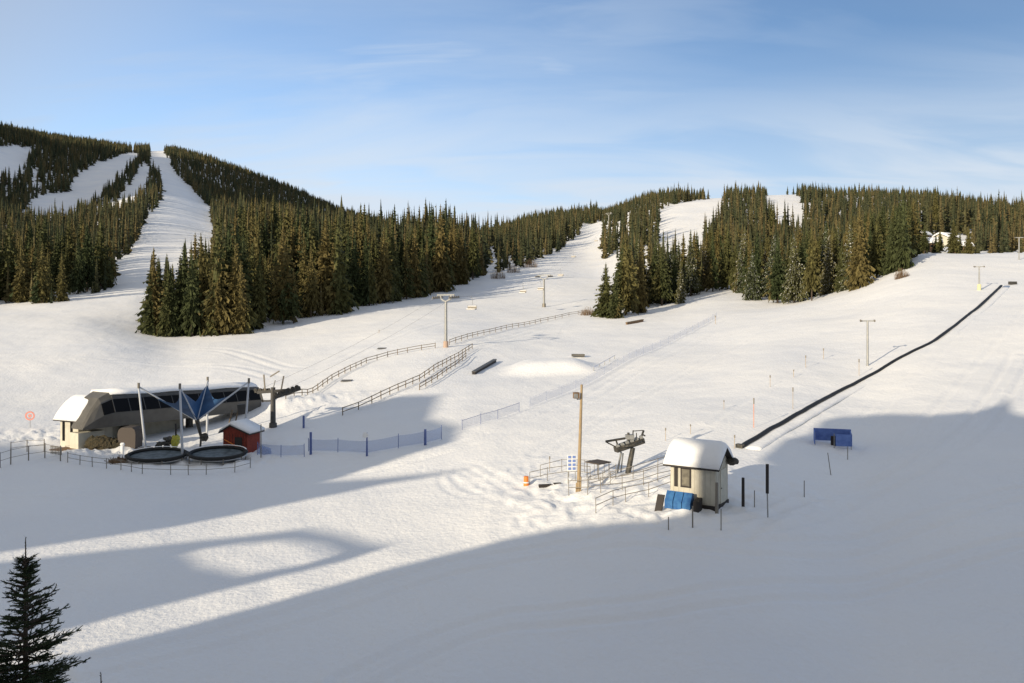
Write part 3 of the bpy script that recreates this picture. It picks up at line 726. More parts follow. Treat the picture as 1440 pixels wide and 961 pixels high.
# T-bar drive station
c = on(882, 669); dd = c[1]; pm = dd/F
def rel(px_, py_, dz=0.0): return ((px_ - 882)*pm + 0.0, dz, (669 - py_)*pm)
tb = empty('drag_lift_station', (c[0], c[1], P(882, 669, dd)[2]), 0, 'dark steel drag lift drive head on a leaning post behind the railings', 'lift station')
b = MB(); b.tube(rel(881, 676), rel(890, 630), .20, .16, 10); b.tube(rel(880.5, 672), rel(881.5, 667), .30, .26, 10); b.build('post', M_dark, tb)
b = MB(); b.tube(rel(870, 672, .9), rel(875, 638, .5), .07, n=6); b.tube(rel(876, 668, 1.0), rel(878, 640, .6), .05, n=6); b.build('brace', M_steel, tb)
b = MB(); b.beam(rel(865, 632, -.2), rel(906, 621, .5), .5, .34); b.build('main_beam', M_dark, tb)
b = MB()
for k in range(6):
    x_ = 868 + k*7; y_ = 627 - k*2.1; b.tube(rel(x_, y_, -.35 + k*.13), rel(x_, y_, -.1 + k*.13), .13, n=10)
b.build('sheave', M_steel, tb)
b = MB(); b.beam(rel(851, 620, -.3), rel(879, 617, .1), .12, .13); b.beam(rel(851, 620.5, -.3), rel(869, 630, -.1), .07, .08); b.beam(rel(866, 619, -.1), rel(870, 630, 0), .08, .08); b.build('arm', M_dark, tb)
b = MB()
b.tube(rel(884, 620, .1), rel(884, 609, .1), .09, n=6); b.beam(rel(890, 624, .2), rel(891, 606, .2), .07, .07); b.beam(rel(891, 607, .2), rel(907, 607, .5), .05, .05)
b.beam(rel(901, 622, .4), rel(907, 607, .5), .10, .10); b.beam(rel(896, 620, .3), rel(896, 610, .3), .06, .06); b.beam(rel(904, 612, .45), rel(909, 615, .5), .09, .09)
b.build('upper_frame', M_dark, tb)
b = MB(); b.box(rel(886, 615, .15), (.55, .4, .3)); b.build('motor_housing', M_steel, tb)
rs = []
b = MB()
for k in range(24):
    a1, a2 = 2*math.pi*k/24, 2*math.pi*(k+1)/24; o_ = np.array(rel(886, 624, .1))
    b.beam(o_ + np.array((math.cos(a1)*.75, math.sin(a1)*.75, math.cos(a1)*.16)), o_ + np.array((math.cos(a2)*.75, math.sin(a2)*.75, math.cos(a2)*.16)), .08, .10)
b.build('bullwheel', M_dark, tb)

# wooden light pole
c = on(813, 697); dd = c[1]
lp = empty('light_pole', (c[0], c[1], P(813, 697, dd)[2]), 0, 'tall yellowish wooden light pole with a box lamp near the top', 'light pole')
tx = (818 - 813)*dd/F; tz = (697 - 541)*dd/F
b = MB(); b.tube((0, 0, -.5), (tx, 0, tz), .135, .075, 10); b.build('pole', M_pole, lp)
b = MB(); b.tube((.13, -.06, -.3), (.16, -.05, 1.2), .06, n=6); b.tube((-.13, -.06, -.3), (-.10, -.05, .8), .06, n=6); b.build('base_brace', M_pole, lp)
lx, lz = (812.0 - 813)*dd/F - .02, (697 - 556)*dd/F
b = MB(); b.box((lx - .06, -.1, lz), (.34, .34, .38), R(15)); hd = b.build('lamp_box', M_brown, lp)
b = MB(); b.box((lx - .10, -.28, lz - .02), (.26, .03, .28), R(15)); b.build('lamp_glass', M_steel, hd)
b = MB(); b.beam((lx, -.05, lz - .25), (tx*.93, 0, lz - .25), .05, .05); b.beam((lx, -.05, lz - .3), (lx, -.05, lz), .04, .04); b.build('bracket', M_dark, lp)

# notice panel with rows of marks
c = on(804, 679); sg = empty('notice_board', tuple(c), R(8), 'white notice board with a grid of blue panels left of the light pole', 'sign')
zb = (679 - 662)*c[1]/F; 
b = MB(); b.box((0, 0, zb + .5), (.62, .04, 1.1)); b.build('panel', M_white, sg)
b = MB(); b.tube((-.25, .03, -.4), (-.25, .03, zb + 1), .03, n=6); b.tube((.25, .03, -.4), (.25, .03, zb + 1), .03, n=6); b.build('leg', M_steel, sg)
b = MB()
for i in range(2):
    for k in range(4): b.box((-.15 + i*.3, -.03, zb + .12 + k*.26), (.2, .02, .17))
b.build('notice', M_net2 if False else mat('blue_print', (.18, .26, .55), .6), sg)

# flat-topped canopy
c = on(841, 672); t1 = P(841, 650, c[1]); hh = t1[2] - c[2]
cn = empty('shade_canopy', tuple(c), R(42), 'small flat dark canopy on legs between light pole and drag lift', 'canopy')
b = MB(); b.box((0, 0, hh), (1.25, 1.25, .07)); b.build('top', M_grayroof, cn)
for sx in (-1, 1):
    for sy in (-1, 1): MB().tube((sx*.52, sy*.52, -.3), (sx*.52, sy*.52, hh - .04), .03, n=6).build('leg', M_rail, cn)

# orange barrel, black crate
c = on(740, 684); b = MB(); b.tube((0, 0, -.15), (0, 0, .62), .20, .17, 14); br_ = b.build('orange_barrel', M_orange); br_.location = tuple(c); tag(br_, 'orange plastic barrel standing at the left end of the railings', 'barrel')
b = MB(); b.tube((0, 0, .18), (0, 0, .26), .205, n=14); b.build('band', M_white, br_)
c = on(768, 686); b = MB(); b.box((0, 0, .05), (1.0, .25, .2), R(12)); b.box((.75, .1, .1), (.5, .22, .25), R(12)); o = b.build('dark_beam', M_fdark); o.location = tuple(c); tag(o, 'low dark beam lying on the snow right of the orange barrel', 'beam')

# ------------------------------------------------------------------ fences
def fence(name, line, rails, ph, lab, m, step, cat='fence', pr=.06, rr_=.035, grp=None, sq=True, net=None, netm=None):
    """line: pixel points on the snow; posts every «step» m"""
    W = [hit(*a) for a in line]; acc = []
    for i in range(len(W) - 1):
        l = np.linalg.norm((W[i+1] - W[i])[:2]); n = max(1, int(round(l/step)))
        for k in range(n): t = k/n; acc.append(W[i][:2]*(1-t) + W[i+1][:2]*t)
    acc.append(W[-1][:2]); acc = acc[:98]
    base = [np.array((p[0], p[1], ground(p[0], p[1]))) for p in acc]; o0 = base[0]
    root = empty(name, tuple(o0), 0, lab, cat, grp)
    for p in base:
        q = p - o0; j = np.array((rnd.uniform(-.03, .03), rnd.uniform(-.03, .03), rnd.uniform(-.04, .08)))
        MB().tube(q - np.array((0, 0, .35)), q + np.array((0, 0, ph)) + j, pr, pr*.9, 6).build('post', m, root)
    for hz in rails:
        b = MB()
        for i in range(len(base) - 1):
            p = base[i] - o0; q = base[i+1] - o0; up = np.array((0, 0, hz*ph))
            b.beam(p + up, q + up, rr_*1.4, rr_*2.4) if sq else b.tube(p + up, q + up, rr_, n=6)
        b.build('rail', m, root)
    if net:
        b = MB(); z0, z1 = net
        for i in range(len(base) - 1):
            n_ = 4
            for k in range(n_):
                t0, t1 = k/n_, (k+1)/n_; sag = lambda t: .06*math.sin(math.pi*t)
                p = base[i]*(1-t0) + base[i+1]*t0 - o0; q = base[i]*(1-t1) + base[i+1]*t1 - o0
                b.add([p + (0, 0, z0), q + (0, 0, z0), q + (0, 0, z1 - sag(t1)), p + (0, 0, z1 - sag(t0))], [(0, 1, 2, 3)])
        b.build('net', netm, root)
    return root
fence('timber_fence', [(402,573),(425,562),(447,549),(467,536),(485,527),(515,512),(545,503),(573,497),(612,491)], (.45, .92), .85, 'wooden two-rail fence from the terminal up to the lift tower', M_wood, 2.1)
fence('timber_fence', [(632,487),(672,474),(712,464),(760,453),(800,445),(826,441)], (.5, .92), .95, 'wooden fence climbing from the lift tower towards the short spruces', M_wood, 3.4)
fence('timber_fence', [(482,583),(504,575),(523,566),(560,550),(590,536),(622,516),(645,503),(664,492)], (.45, .92), .9, 'lower wooden two-rail fence ending at the shadow edge', M_wood, 2.0)
fence('timber_fence', [(590,549),(615,533),(640,516),(655,503)], (.45, .92), .8, 'short second fence line just below the lower wooden fence', M_wood, 2.4)
fence('safety_net', [(362,638),(395,640),(428,640)], (), 1.1, 'blue safety net on thin posts right of the red booth', M_bpost, 2.4, 'net fence', .03, net=(.15, 1.05), netm=M_net)
fence('safety_net', [(434,632),(475,635),(516,637),(560,630),(598,624),(621,618)], (), 1.25, 'long blue safety net in shadow below the wooden fence', M_bpost, 2.6, 'net fence', .03, net=(.1, 1.12), netm=M_net)
fence('safety_net', [(650,606),(676,598),(700,591),(730,580)], (.9,), 1.0, 'faint short safety net left of the jump, in sunlight', M_bpost, 3, 'net fence', .025, .012, net=(.1, .95), netm=M_net2)
fence('safety_net', [(745,574),(790,556),(828,540),(850,528),(885,508),(905,500)], (.9,), 1.1, 'pale safety net passing below the snow jump', M_net2, 3.5, 'net fence', .025, .012, net=(.1, .95), netm=M_net2)
fence('safety_net', [(905,500),(940,484),(965,472),(990,458),(1008,448)], (.9,), 1.2, 'highest stretch of safety net leading to the right-hand wood', M_net2, 4, 'net fence', .03, .012, net=(.1, 1.0), netm=M_net2)
for (a_, b_, c_, l_) in [(437,636,608,'blue padded post at the left end of the long net'),(427,600,585,'stubby blue post at the shadow edge right of the dark lift head'),(598,626,604,'blue padded post near the right end of the long net')]:
    post('padded_post', a_, b_, c_, .12, M_bpost, l_, 'post')
c = on(516, 640); t_ = P(514, 612, c[1]); sp_ = empty('round_sign', tuple(c), 0, 'white round sign on a blue padded post in the middle of the long net', 'sign')
b = MB(); b.tube((0, 0, -.3), (0, 0, t_[2] - c[2] + .2), .10, .05, 8); b.build('post', M_bpost, sp_)
b = MB(); b.tube((-.12, -.14, t_[2] - c[2]), (-.12, -.10, t_[2] - c[2]), .24, n=16); b.build('disc', M_white, sp_)
# steel railings of the queue
rl = 'galvanised two-rail barrier'
fence('steel_railing', [(800,702),(826,700),(845,697),(875,690),(905,683),(945,672)], (.5, .96), .95, 'front two-rail steel barrier running from light pole to hut', M_rail, 1.25, 'railing', .025, .022, sq=False)
fence('steel_railing', [(838,724),(862,713),(880,706),(912,698),(943,690)], (.5, .96), .9, 'nearest steel barrier, half buried in churned snow', M_rail, 1.25, 'railing', .025, .022, sq=False)
fence('steel_railing', [(858,680),(890,675),(925,664),(948,657)], (.5, .96), .85, 'rear steel barrier right behind the drag lift post', M_rail, 1.4, 'railing', .025, .022, sq=False)
fence('steel_railing', [(745,683),(770,678),(800,673),(830,676)], (.5, .96), .9, 'steel barrier from the orange barrel to the notice board', M_rail, 1.2, 'railing', .025, .022, sq=False)
fence('steel_railing', [(828,690),(848,683),(866,676)], (.5, .96), .9, 'short steel barrier under the dark canopy', M_rail, 1.2, 'railing', .025, .022, sq=False)
fence('steel_railing', [(760,672),(790,664),(822,664),(850,668)], (.96,), .85, 'single-rail steel barrier behind the notice board', M_rail, 1.3, 'railing', .022, .02, sq=False)
fence('steel_railing', [(0,660),(15,656),(40,652),(63,648),(85,652)], (.45, .95), 1.3, 'steel barrier at the left edge before the cream building', M_rail, 1.7, 'railing', .05, .02, sq=False)
fence('steel_railing', [(15,640),(38,636),(62,636)], (.5, .95), 1.1, 'short steel barrier behind the one at the left edge', M_rail, 1.7, 'railing', .04, .02, sq=False)
fence('steel_railing', [(95,655),(130,660),(170,664),(200,668),(240,668),(290,666),(330,662),(352,656)], (.5, .95), .85, 'long low railing in front of the dark oval beds', M_rail, 1.6, 'railing', .035, .02, sq=False)
c = on(79, 645); bk = empty('slatted_barrier', tuple(c), R(-22), 'small slatted barrier left of the terracotta deck', 'barrier')
b = MB(); b.box((0, 0, .75), (1.4, .05, .06)); b.box((0, 0, .25), (1.4, .05, .06)); b.build('rail', M_rail, bk)
b = MB(); 
for k in range(8): b.box((-.65 + k*.185, 0, .45), (.05, .04, .75))
b.build('slats', M_rail, bk)

# slalom and marker poles on the sunny slope
mk_ = [(736 + 35, 0)]
poles = [(773,666,642,'thin dark-topped pole left of the notice board'),(936,622,602,'thin dark-topped pole above the drag lift head'),(971,614,597,'thin dark-topped pole above the hut roof'),
         (1018,580,563,'dark-topped pole above the hut ridge'),(1033,633,612,'short pole between hut roof and conveyor'),(1060,606,560,'tall reddish pole beside the lower conveyor'),
         (1083,545,528,'small pole halfway up the open slope'),(1115,580,545,'thin pole left of the conveyor middle'),(1116,532,520,'tiny pole uphill of the thin pole left of the conveyor'),
         (1133,518,500,'far thin pole left of the T-shaped tower'),(1158,505,490,'farthest thin pole left of the T-shaped tower'),(1006,456,444,'small dark pole at the top end of the net'),
         (533,470,464,'tiny dark marker on the snow left of the first lift tower'),(1208,528,505,'thin stake just below the T-shaped tower')]
for a_, b_, c_, l_ in poles:
    c = on(a_, b_); t = P(a_, c_, c[1]); r_ = .022*max(1, c[1]/70)
    o_ = empty('marker_pole', tuple(c), 0, l_, 'pole')
    MB().tube((0, 0, -.3), (0, 0, t[2] - c[2]), r_, n=6).build('shaft', M_orange if a_ == 1060 else M_stake, o_)
    MB().tube((0, 0, (t[2] - c[2])*.8), (0, 0, (t[2] - c[2])), r_*2.4, n=6).build('tip', M_rail, o_)

# ------------------------------------------------------------------ terrain park features
c1 = on(666, 526); c2 = on(696, 508); rl_ = empty('park_rail', tuple(c1), 0, 'long dark grind box lying on the snow below the fence', 'rail box'); dv = c2 - c1
b = MB(); b.beam((0, 0, .38), dv + np.array((0, 0, .42)), .55, .12); b.build('deck', M_shell2, rl_)
b = MB(); b.beam((0, 0, .16), dv + np.array((0, 0, .2)), .42, .30); b.build('body', M_fdark, rl_)
c1 = on(881, 456); c2 = on(904, 452); rl_ = empty('park_rail', tuple(c1), 0, 'brown box rail on the snow just below the right-hand spruces', 'rail box'); dv = c2 - c1
b = MB(); b.beam((0, 0, .45), dv + np.array((0, 0, .45)), .5, .14); b.build('deck', M_wood, rl_)
b = MB(); b.beam((0, 0, .15), dv + np.array((0, 0, .15)), .35, .45); b.build('body', M_brown, rl_)
c1 = on(835, 524); c2 = on(864, 506); rl_ = empty('park_rail', tuple(c1), 0, 'pale blue rail frame beside the snow jump', 'rail box'); dv = c2 - c1
MB().beam((0, 0, .5), dv + np.array((0, 0, .5)), .12, .1).build('top_bar', M_net2, rl_)
b = MB()
for k in range(5): q_ = dv*(k/4); b.tube(q_ - np.array((0, 0, .3)), q_ + np.array((0, 0, .5)), .05, n=6)
b.build('leg', M_steel, rl_)
c = on(813, 504); b = MB(); b.box((0, 0, .25), (2.0, .7, .35), R(-5)); o = b.build('snow_box', M_shell); o.location = tuple(c); tag(o, 'low grey box behind the lip of the snow jump', 'rail box')
for (a_, b_, l_) in [(548,538,'low flat grey slab among the snow left of the lower fence'), (536,492,'low flat grey slab above the upper wooden fence')]:
    c = on(a_ - 62 if a_ == 548 else a_, b_); b = MB(); b.prism([(-.7, 0, .05), (.7, 0, .1), (.85, .6, .22), (-.6, .6, .2)], (0, 0, .08)); o = b.build('flat_slab', M_shell); o.location = tuple(c); tag(o, l_, 'slab')

# ------------------------------------------------------------------ chairlift towers
def lift_tower(pxb, pyb, pyt, half, lab, r, pad=False):
    c = on(pxb, pyb); dd = c[1]; h = P(pxb, pyt, dd)[2] - c[2]; az = R(-30)
    root = empty('lift_tower', tuple(c), R(-32), lab, 'lift tower', 'chairlift towers')
    s = half
    b = MB(); b.tube((0, 0, -.6), (0, 0, h - .28*s*2), r, r*.8, 12); b.build('mast', M_steel, root)
    b = MB(); b.tube((0, 0, -.4), (0, 0, 1.0), r*1.6, r*1.5, 12); b.build('footing', M_foot if pad else M_rail, root)
    y0 = h - .5*s*2*.9; b = MB()
    b.beam((-s, 0, h), (s, 0, h), .18, .2)
    for k in (-1, 1): b.beam((0, 0, h - .95*s*.65), (k*s*.5, 0, h - .62*s*.65), .2, .22); b.beam((k*s*.5, 0, h - .66*s*.65), (k*s*.62, 0, h), .16, .18)
    b.build('yoke', M_steel, root)
    for k in (-1, 1):
        b = MB(); b.beam((k*s*.95, -1.4, h - .55), (k*s*.95, 1.4, h - .35), .14, .2)
        for j in range(5): b.tube((k*s*.95 - .06, -1.2 + j*.6, h - .42 + j*.035), (k*s*.95 + .06, -1.2 + j*.6, h - .42 + j*.035), .17, n=10)
        b.beam((k*s*.95, 0, h - .4), (k*s*.95, 0, h), .1, .1)
        b.build('sheave_assembly', M_rail, root)
        b = MB(); b.beam((k*(s*.95 + .3), -1.3, h - .7), (k*(s*.95 + .3), 1.3, h - .5), .35, .05); b.build('walkway', M_steel, root)
    co, si = math.cos(R(-32)), math.sin(R(-32))
    return [np.array((c[0] + k*s*.95*co, c[1] + k*s*.95*si, c[2] + h - .3)) for k in (-1, 1)]
T1 = lift_tower(627, 490, 415, 1.75, 'near chairlift tower with a U-shaped yoke and orange footing', .27, True)
T2 = lift_tower(765, 433, 387, 2.1, 'far chairlift tower standing at the edge of the shaded run', .33)
T3 = lift_tower(856, 318, 300, 2.4, 'distant chairlift tower half hidden at the top of the run', .35)

# first support right of the terminal
c = on(384, 599); dd = c[1]; pm = dd/F
def re2(px_, py_, y=0.0): return ((px_ - 384)*pm, y, (599 - py_)*pm)
t0 = empty('lift_support', (c[0], c[1], P(384, 599, dd)[2]), 0, 'dark lift support with sheave arms right of the terminal', 'lift tower')
b = MB(); b.tube(re2(384, 605), re2(384, 545), .30, .24, 12); b.tube(re2(384, 601), re2(384, 595), .42, .40, 12); b.build('mast', M_shell2, t0)
b = MB(); b.beam(re2(362, 552), re2(404, 549), .35, .3); b.beam(re2(368, 564), re2(384, 564), .15, .16); b.beam(re2(366, 552), re2(370, 566), .15, .16); b.build('crossarm', M_shell2, t0)
b = MB(); b.beam(re2(388, 558, -.6), re2(419, 547, .9), .3, .42)
for k in range(6): b.tube(re2(390 + k*5, 554 - k*1.8, -.75 + k*.25), re2(390 + k*5, 554 - k*1.8, -.5 + k*.25), .2, n=10)
b.build('sheave_assembly', M_dark, t0)
b = MB(); b.beam(re2(356, 551, .6), re2(378, 549, .3), .25, .35)
for k in range(4): b.tube(re2(358 + k*6, 549, .2), re2(358 + k*6, 549, .5), .18, n=10)
b.build('sheave_assembly', M_dark, t0)
b = MB(); b.beam(re2(373, 552), re2(371, 527), .13, .13); b.beam(re2(395, 551), re2(399, 529), .13, .13); b.beam(re2(380, 530), re2(393, 522), .1, .13); b.build('upright', M_rail, t0)
b = MB(); b.tube(re2(384, 547), re2(387, 535), .06, n=6); b.build('lifting_frame', M_steel, t0)

# rope and chairs
rope_pts = []
S0 = [P(366, 553, 90), P(380, 549, 92)]
def rope(k):
    pts = [np.array((c[0] + ((398 if k else 362) - 384)*pm, c[1], P(384, 549, dd)[2])), T1[k], T2[k], T3[k]]; out = []
    for i in range(3):
        for j in range(14):
            t = j/14; p = pts[i]*(1-t) + pts[i+1]*t; p = p - np.array((0, 0, (.6, 1.6, 4)[i]*4*t*(1-t))); out.append(p)
    out.append(pts[3]); return out
RP = [rope(0), rope(1)]
hr = empty('haul_rope', tuple(RP[0][0]), 0, 'thin steel haul rope strung over the chairlift towers', 'cable')
for k in (0, 1):
    b = MB()
    for i in range(len(RP[k]) - 1): b.tube(RP[k][i] - RP[0][0], RP[k][i+1] - RP[0][0], .011, n=4)
    b.build('strand', M_rail, hr)
def chair(k, tpx, lab):
    R_ = RP[k]; best = None
    for i in range(len(R_) - 1):
        a_, b_ = R_[i], R_[i+1]; p1, p2 = CX + F*a_[0]/a_[1], CX + F*b_[0]/b_[1]
        if (p1 - tpx)*(p2 - tpx) <= 0:
            for s in np.linspace(0, 1, 60):
                p = a_*(1-s) + b_*s
                if best is None or abs(CX + F*p[0]/p[1] - tpx) < best[0]: best = (abs(CX + F*p[0]/p[1] - tpx), p)
    p = best[1]
    root = empty('lift_chair', tuple(p), R(-32), lab, 'chair', 'chairs hanging on the lift rope')
    b = MB(); b.tube((0, 0, .05), (0, .35, -.9), .035, n=6); b.tube((0, .35, -.9), (0, .2, -1.5), .035, n=6); b.box((0, 0, .02), (.1, .4, .1)); b.build('hanger', M_steel, root)
    b = MB(); b.tube((-.95, .2, -1.5), (.95, .2, -1.5), .035, n=6)
    for s in (-1, 1): b.tube((s*.95, .2, -1.5), (s*.95, .2, -2.25), .035, n=6); b.tube((s*.95, .2, -2.25), (s*.95, -.4, -2.25), .03, n=6)
    b.build('frame', M_steel, root)
    b = MB(); b.box((0, -.1, -2.27), (1.85, .5, .09)); b.build('seat', M_rail, root)
    b = MB(); b.box((0, .2, -1.92), (1.85, .07, .42)); b.build('backrest', M_rail, root)
    b = MB(); b.box((0, -.1, -2.18), (1.8, .5, .1)); b.box((0, .2, -1.67), (1.8, .12, .08)); b.build('snow_cushion', M_snow, root)
chair(1, 663, 'chair hanging just right of the near lift tower, snow on its seat')
chair(1, 760, 'chair hanging just left of the far tower mast')
chair(1, 788, 'first chair hanging uphill of the far tower')
chair(0, 806, 'second chair hanging uphill of the far tower')
chair(0, 735, 'chair hanging halfway between the tower pair, left rope')
chair(1, 838, 'highest visible chair near the top of the run')

# drag-lift towers on the right
def tee(pxb, pyb, pyt, hw, lab, padm=None):
    c = on(pxb, pyb); h = P(pxb, pyt, c[1])[2] - c[2]; k = c[1]/F
    root = empty('drag_lift_tower', tuple(c), R(-15), lab, 'lift tower', 'drag lift towers on the right slope')
    MB().tube((0, 0, -.4), (0, 0, h), .13, .10, 10).build('mast', M_steel, root)
    b = MB(); b.beam((-hw*k, 0, h - .05), (hw*k, 0, h - .05), .12, .14); b.build('crossbar', M_steel, root)
    for s in (-1, 1):
        b = MB(); b.beam((s*hw*k, -.35, h - .12), (s*hw*k, .35, h - .06), .08, .1); b.tube((s*hw*k - .04, -.3, h - .02), (s*hw*k + .04, -.3, h - .02), .11, n=8); b.tube((s*hw*k - .04, .3, h), (s*hw*k + .04, .3, h), .11, n=8); b.build('sheave', M_rail, root)
    if padm: MB().tube((0, 0, -.2), (0, 0, .95), .28, n=10).build('foot_pad', padm, root)
tee(1220, 514, 451, 9, 'T-shaped drag lift tower beside the middle of the conveyor')
tee(1377, 409, 375, 6, 'pale T-shaped drag lift tower with a yellow foot pad near the conveyor top', mat('yellow_pad', (.62, .60, .34), .7))
tee(1433, 366, 334, 5, 'drag lift tower on the crest at the right edge')

# ------------------------------------------------------------------ chairs terminal complex, left
c = on(130, 634); dd = c[1]
A = P(117, 605, 75.0); B_ = P(366, 577, 93.0)
ax = B_ - A; Lh = np.linalg.norm(ax[:2]); yaw = math.atan2(ax[1], ax[0]); slope = (ax[2])/Lh
# the hull sits behind its visible front foot line
hull = empty('chairlift_terminal', (A[0], A[1], gz(A[0], A[1])), yaw, 'long grey chairlift terminal with a dark window band and snow on its roof', 'lift terminal')
zoff = A[2] - gz(A[0], A[1])
prof = [(0, 0), (-.28, 1.35), (.30, 2.75), (.75, 3.25), (3.4, 3.25), (3.9, 2.75), (4.4, 1.35), (4.1, 0)]   # y, z
YC = .2
def ring(x, sc=1.0, yc=.2, zs=1.0, lo=0, pr=prof, add=0.0):
    z1 = zoff + x*slope
    return [(x, yc + (y - yc)*sc + (add*(-1 if y < yc else 1) if 0 else 0), z1 + z*zs) for y, z in pr]
xs = [(0.0, .42, .10), (.9, .66, .50), (1.9, .86, .86), (3.0, 1, 1)] + [(3.0 + (Lh - 3.0)*k/8, 1 - .02*k/8, 1 - .10*k/8) for k in range(1, 9)]
b = MB(); b.rings([ring(x, s, zs=zz) for x, s, zz in xs]); b.build('shell', M_shell, hull)
# dark glass band, proud of the shell
band = [(-.30, 1.42), (.22, 2.62), (.27, 2.62), (-.22, 1.42)]
b = MB(); b.rings([[(x, YC + (y - YC)*s - .03, zoff + x*slope + z_*zz) for y, z_ in band] for x, s, zz in xs[2:]]); b.build('window_band', M_glass, hull)
b = MB()
for k in range(12):
    x = 3.0 + (Lh - 3.2)*k/11; zz = 1 - .10*k/11; s = 1 - .02*k/11
    b.beam((x, YC + (-.30 - YC)*s - .04, zoff + x*slope + 1.40*zz), (x, YC + (.24 - YC)*s - .04, zoff + x*slope + 2.64*zz), .08, .05)
b.build('mullion', M_shell2, hull)
b = MB(); xs_snow = xs[3:]; sp = [(.45, 3.0), (.42, 3.1), (.75, 3.34), (1.5, 3.46), (2.7, 3.46), (3.6, 3.34), (3.85, 3.1), (3.8, 2.9)]
rs = []
for j, (x, s, zz) in enumerate(xs_snow):
    rs.append([(x, YC + (y - YC)*s, zoff + x*slope + (z_ + .06*math.sin(j*2.1 + y*2))*zz) for y, z_ in sp])
b.rings(rs); b.build('roof_snow', M_snow, hull, True)
b = MB(); 
b.rings([[(x, YC + (y - YC)*s - .04, zoff + x*slope + z_*zz) for y, z_ in [(.22, 2.66), (.30, 2.95), (.40, 2.95), (.30, 2.66)]] for x, s, zz in xs[3:]]); b.build('dark_fascia', M_shell2, hull)
for x in (5.5, 13.0): MB().tube((x, 2.0, -1.0), (x, 2.0, zoff + x*slope + .3), .38, n=12).build('column', M_dark, hull)
b = MB(); b.box((8.4, 2.6, .6 + .3*1), (8.5, .25, 2.4 + .9)); b.build('rear_wall', M_rearwall, hull)

# operator house at its left end
c0 = P(110, 627, 76.6); phi = R(-24)
ux, uy = np.array((math.cos(phi), math.sin(phi))), np.array((-math.sin(phi), math.cos(phi)))
cc = c0[:2] - ux*1.25 + uy*1.9
gh = gable_house('operator_house', (cc[0], cc[1], c0[2]), phi, 2.5, 3.8, 2.75, 1.6, .45, M_cream, M_fdark, 'small cream house with a steep snowy roof at the left end of the terminal', 'house', .28)
b = MB(); b.box((-.75, -1.93, 1.35), (.28, .06, 2.0)); b.box((.35, -1.93, 1.35), (.28, .06, 2.0)); w_ = b.build('window', M_glass, gh)
b = MB(); b.box((1.28, -.9, 1.25), (.06, .8, 1.9)); b.build('door', M_cream2, gh)
dk = empty('wooden_deck', tuple(P(105, 634, 75.6)), phi, 'terracotta-brown deck at the foot of the small cream house', 'deck')
b = MB(); b.box((.2, -.2, .02), (4.6, 1.7, .22)); b.build('platform', M_brown, dk)
b = MB(); b.box((.2, -1.1, -.25), (4.4, .12, .5)); b.build('skirt', M_fdark, dk)
# lower wing below the nose of the hull
c = P(134, 628, 76.4); b = MB(); b.box((0, 1.3, .4), (2.6, 1.4, 1.9)); o = b.build('control_room', M_cream2); o.location = tuple(c); o.rotation_euler = (0, 0, yaw); tag(o, 'pale low control room under the nose of the terminal', 'building')
b = MB(); b.lump((0, 0, .6), (1.3, .6, .75), 3, 12, .22); b.lump((1.2, .2, .5), (.9, .5, .6), 5, 12, .25); o = b.build('dark_shrub', M_brushdark); o.location = tuple(on(140, 633)); tag(o, 'dark rounded shrub against the control room wall', 'shrub')
b = MB(); b.rings([[(-1.0*s, -.3, z_), (1.0*s, -.3, z_), (1.0*s, 1.2, z_), (-1.0*s, 1.2, z_)] for s, z_ in ((.8, -.3), (.85, 1.2), (.75, 1.6), (.5, 1.8))]); o = b.build('grey_shed', M_grayroof); o.location = tuple(on(180, 632)); tag(o, 'squat grey-brown shed under the terminal, right of the dark shrub', 'shed')
c = on(166, 652); b = MB(); r3 = random.Random(9)
for k in range(90):
    a = r3.uniform(0, 6.28); q = r3.random()**.5*1.25; h_ = .75*(1 - q*q*.35); e_ = (math.cos(a)*q, math.sin(a)*q*.7, h_*r3.uniform(.3, 1.1))
    b.tube((e_[0]*.6, e_[1]*.6, -.1), e_, .06, .02, 4)
b.lump((0, 0, .1), (.8, .5, .35), 2)
o = b.build('brush_heap', M_shrub); o.location = tuple(c); tag(o, 'heap of brown brush left of the dark oval beds', 'brush')
c = on(172, 640); b = MB(); b.tube((0, 0, -.3), (0, 0, 1.0), .16, .14, 8); b.lump((0, 0, 1.05), (.22, .2, .18), 5, 10, .15); o = b.build('snow_bollard', M_snow); o.location = tuple(c); tag(o, 'snow-capped pale bollard behind the brush heap', 'bollard')

# masts with blue sails
apex = P(277, 592, 77.0)
gzA = ground(apex[0], apex[1])
can = empty('sail_structure', (apex[0], apex[1], gzA), 0, 'four white masts with struts and blue sails meeting at a low centre point', 'sail structure')
ap = np.array((0, 0, apex[2] - gzA)); tops = []
for (tx_, ty_, bx_, by_, d_) in [(195,544,206,634,74.0),(253,545,257,640,71.5),(292,535,291,618,82.0),(350,537,343,634,79.5)]:
    t = P(tx_, ty_, d_); b0 = P(bx_, by_, d_); g0 = ground(b0[0], b0[1])
    t = t - (apex[0], apex[1], gzA); b0 = np.array((b0[0] - apex[0], b0[1] - apex[1], g0 - gzA - .3)); tops.append(t)
    MB().tube(b0, t, .12, .09, 10).build('mast', M_mast, can)
    MB().tube(t + (0, 0, .0), ap + (t - ap)*.04, .075, n=8).build('strut', M_mast, can)
    MB().tube(t - (0, 0, .15), t + (0, 0, .35), .12, n=8).build('mast_cap', M_rail, can)
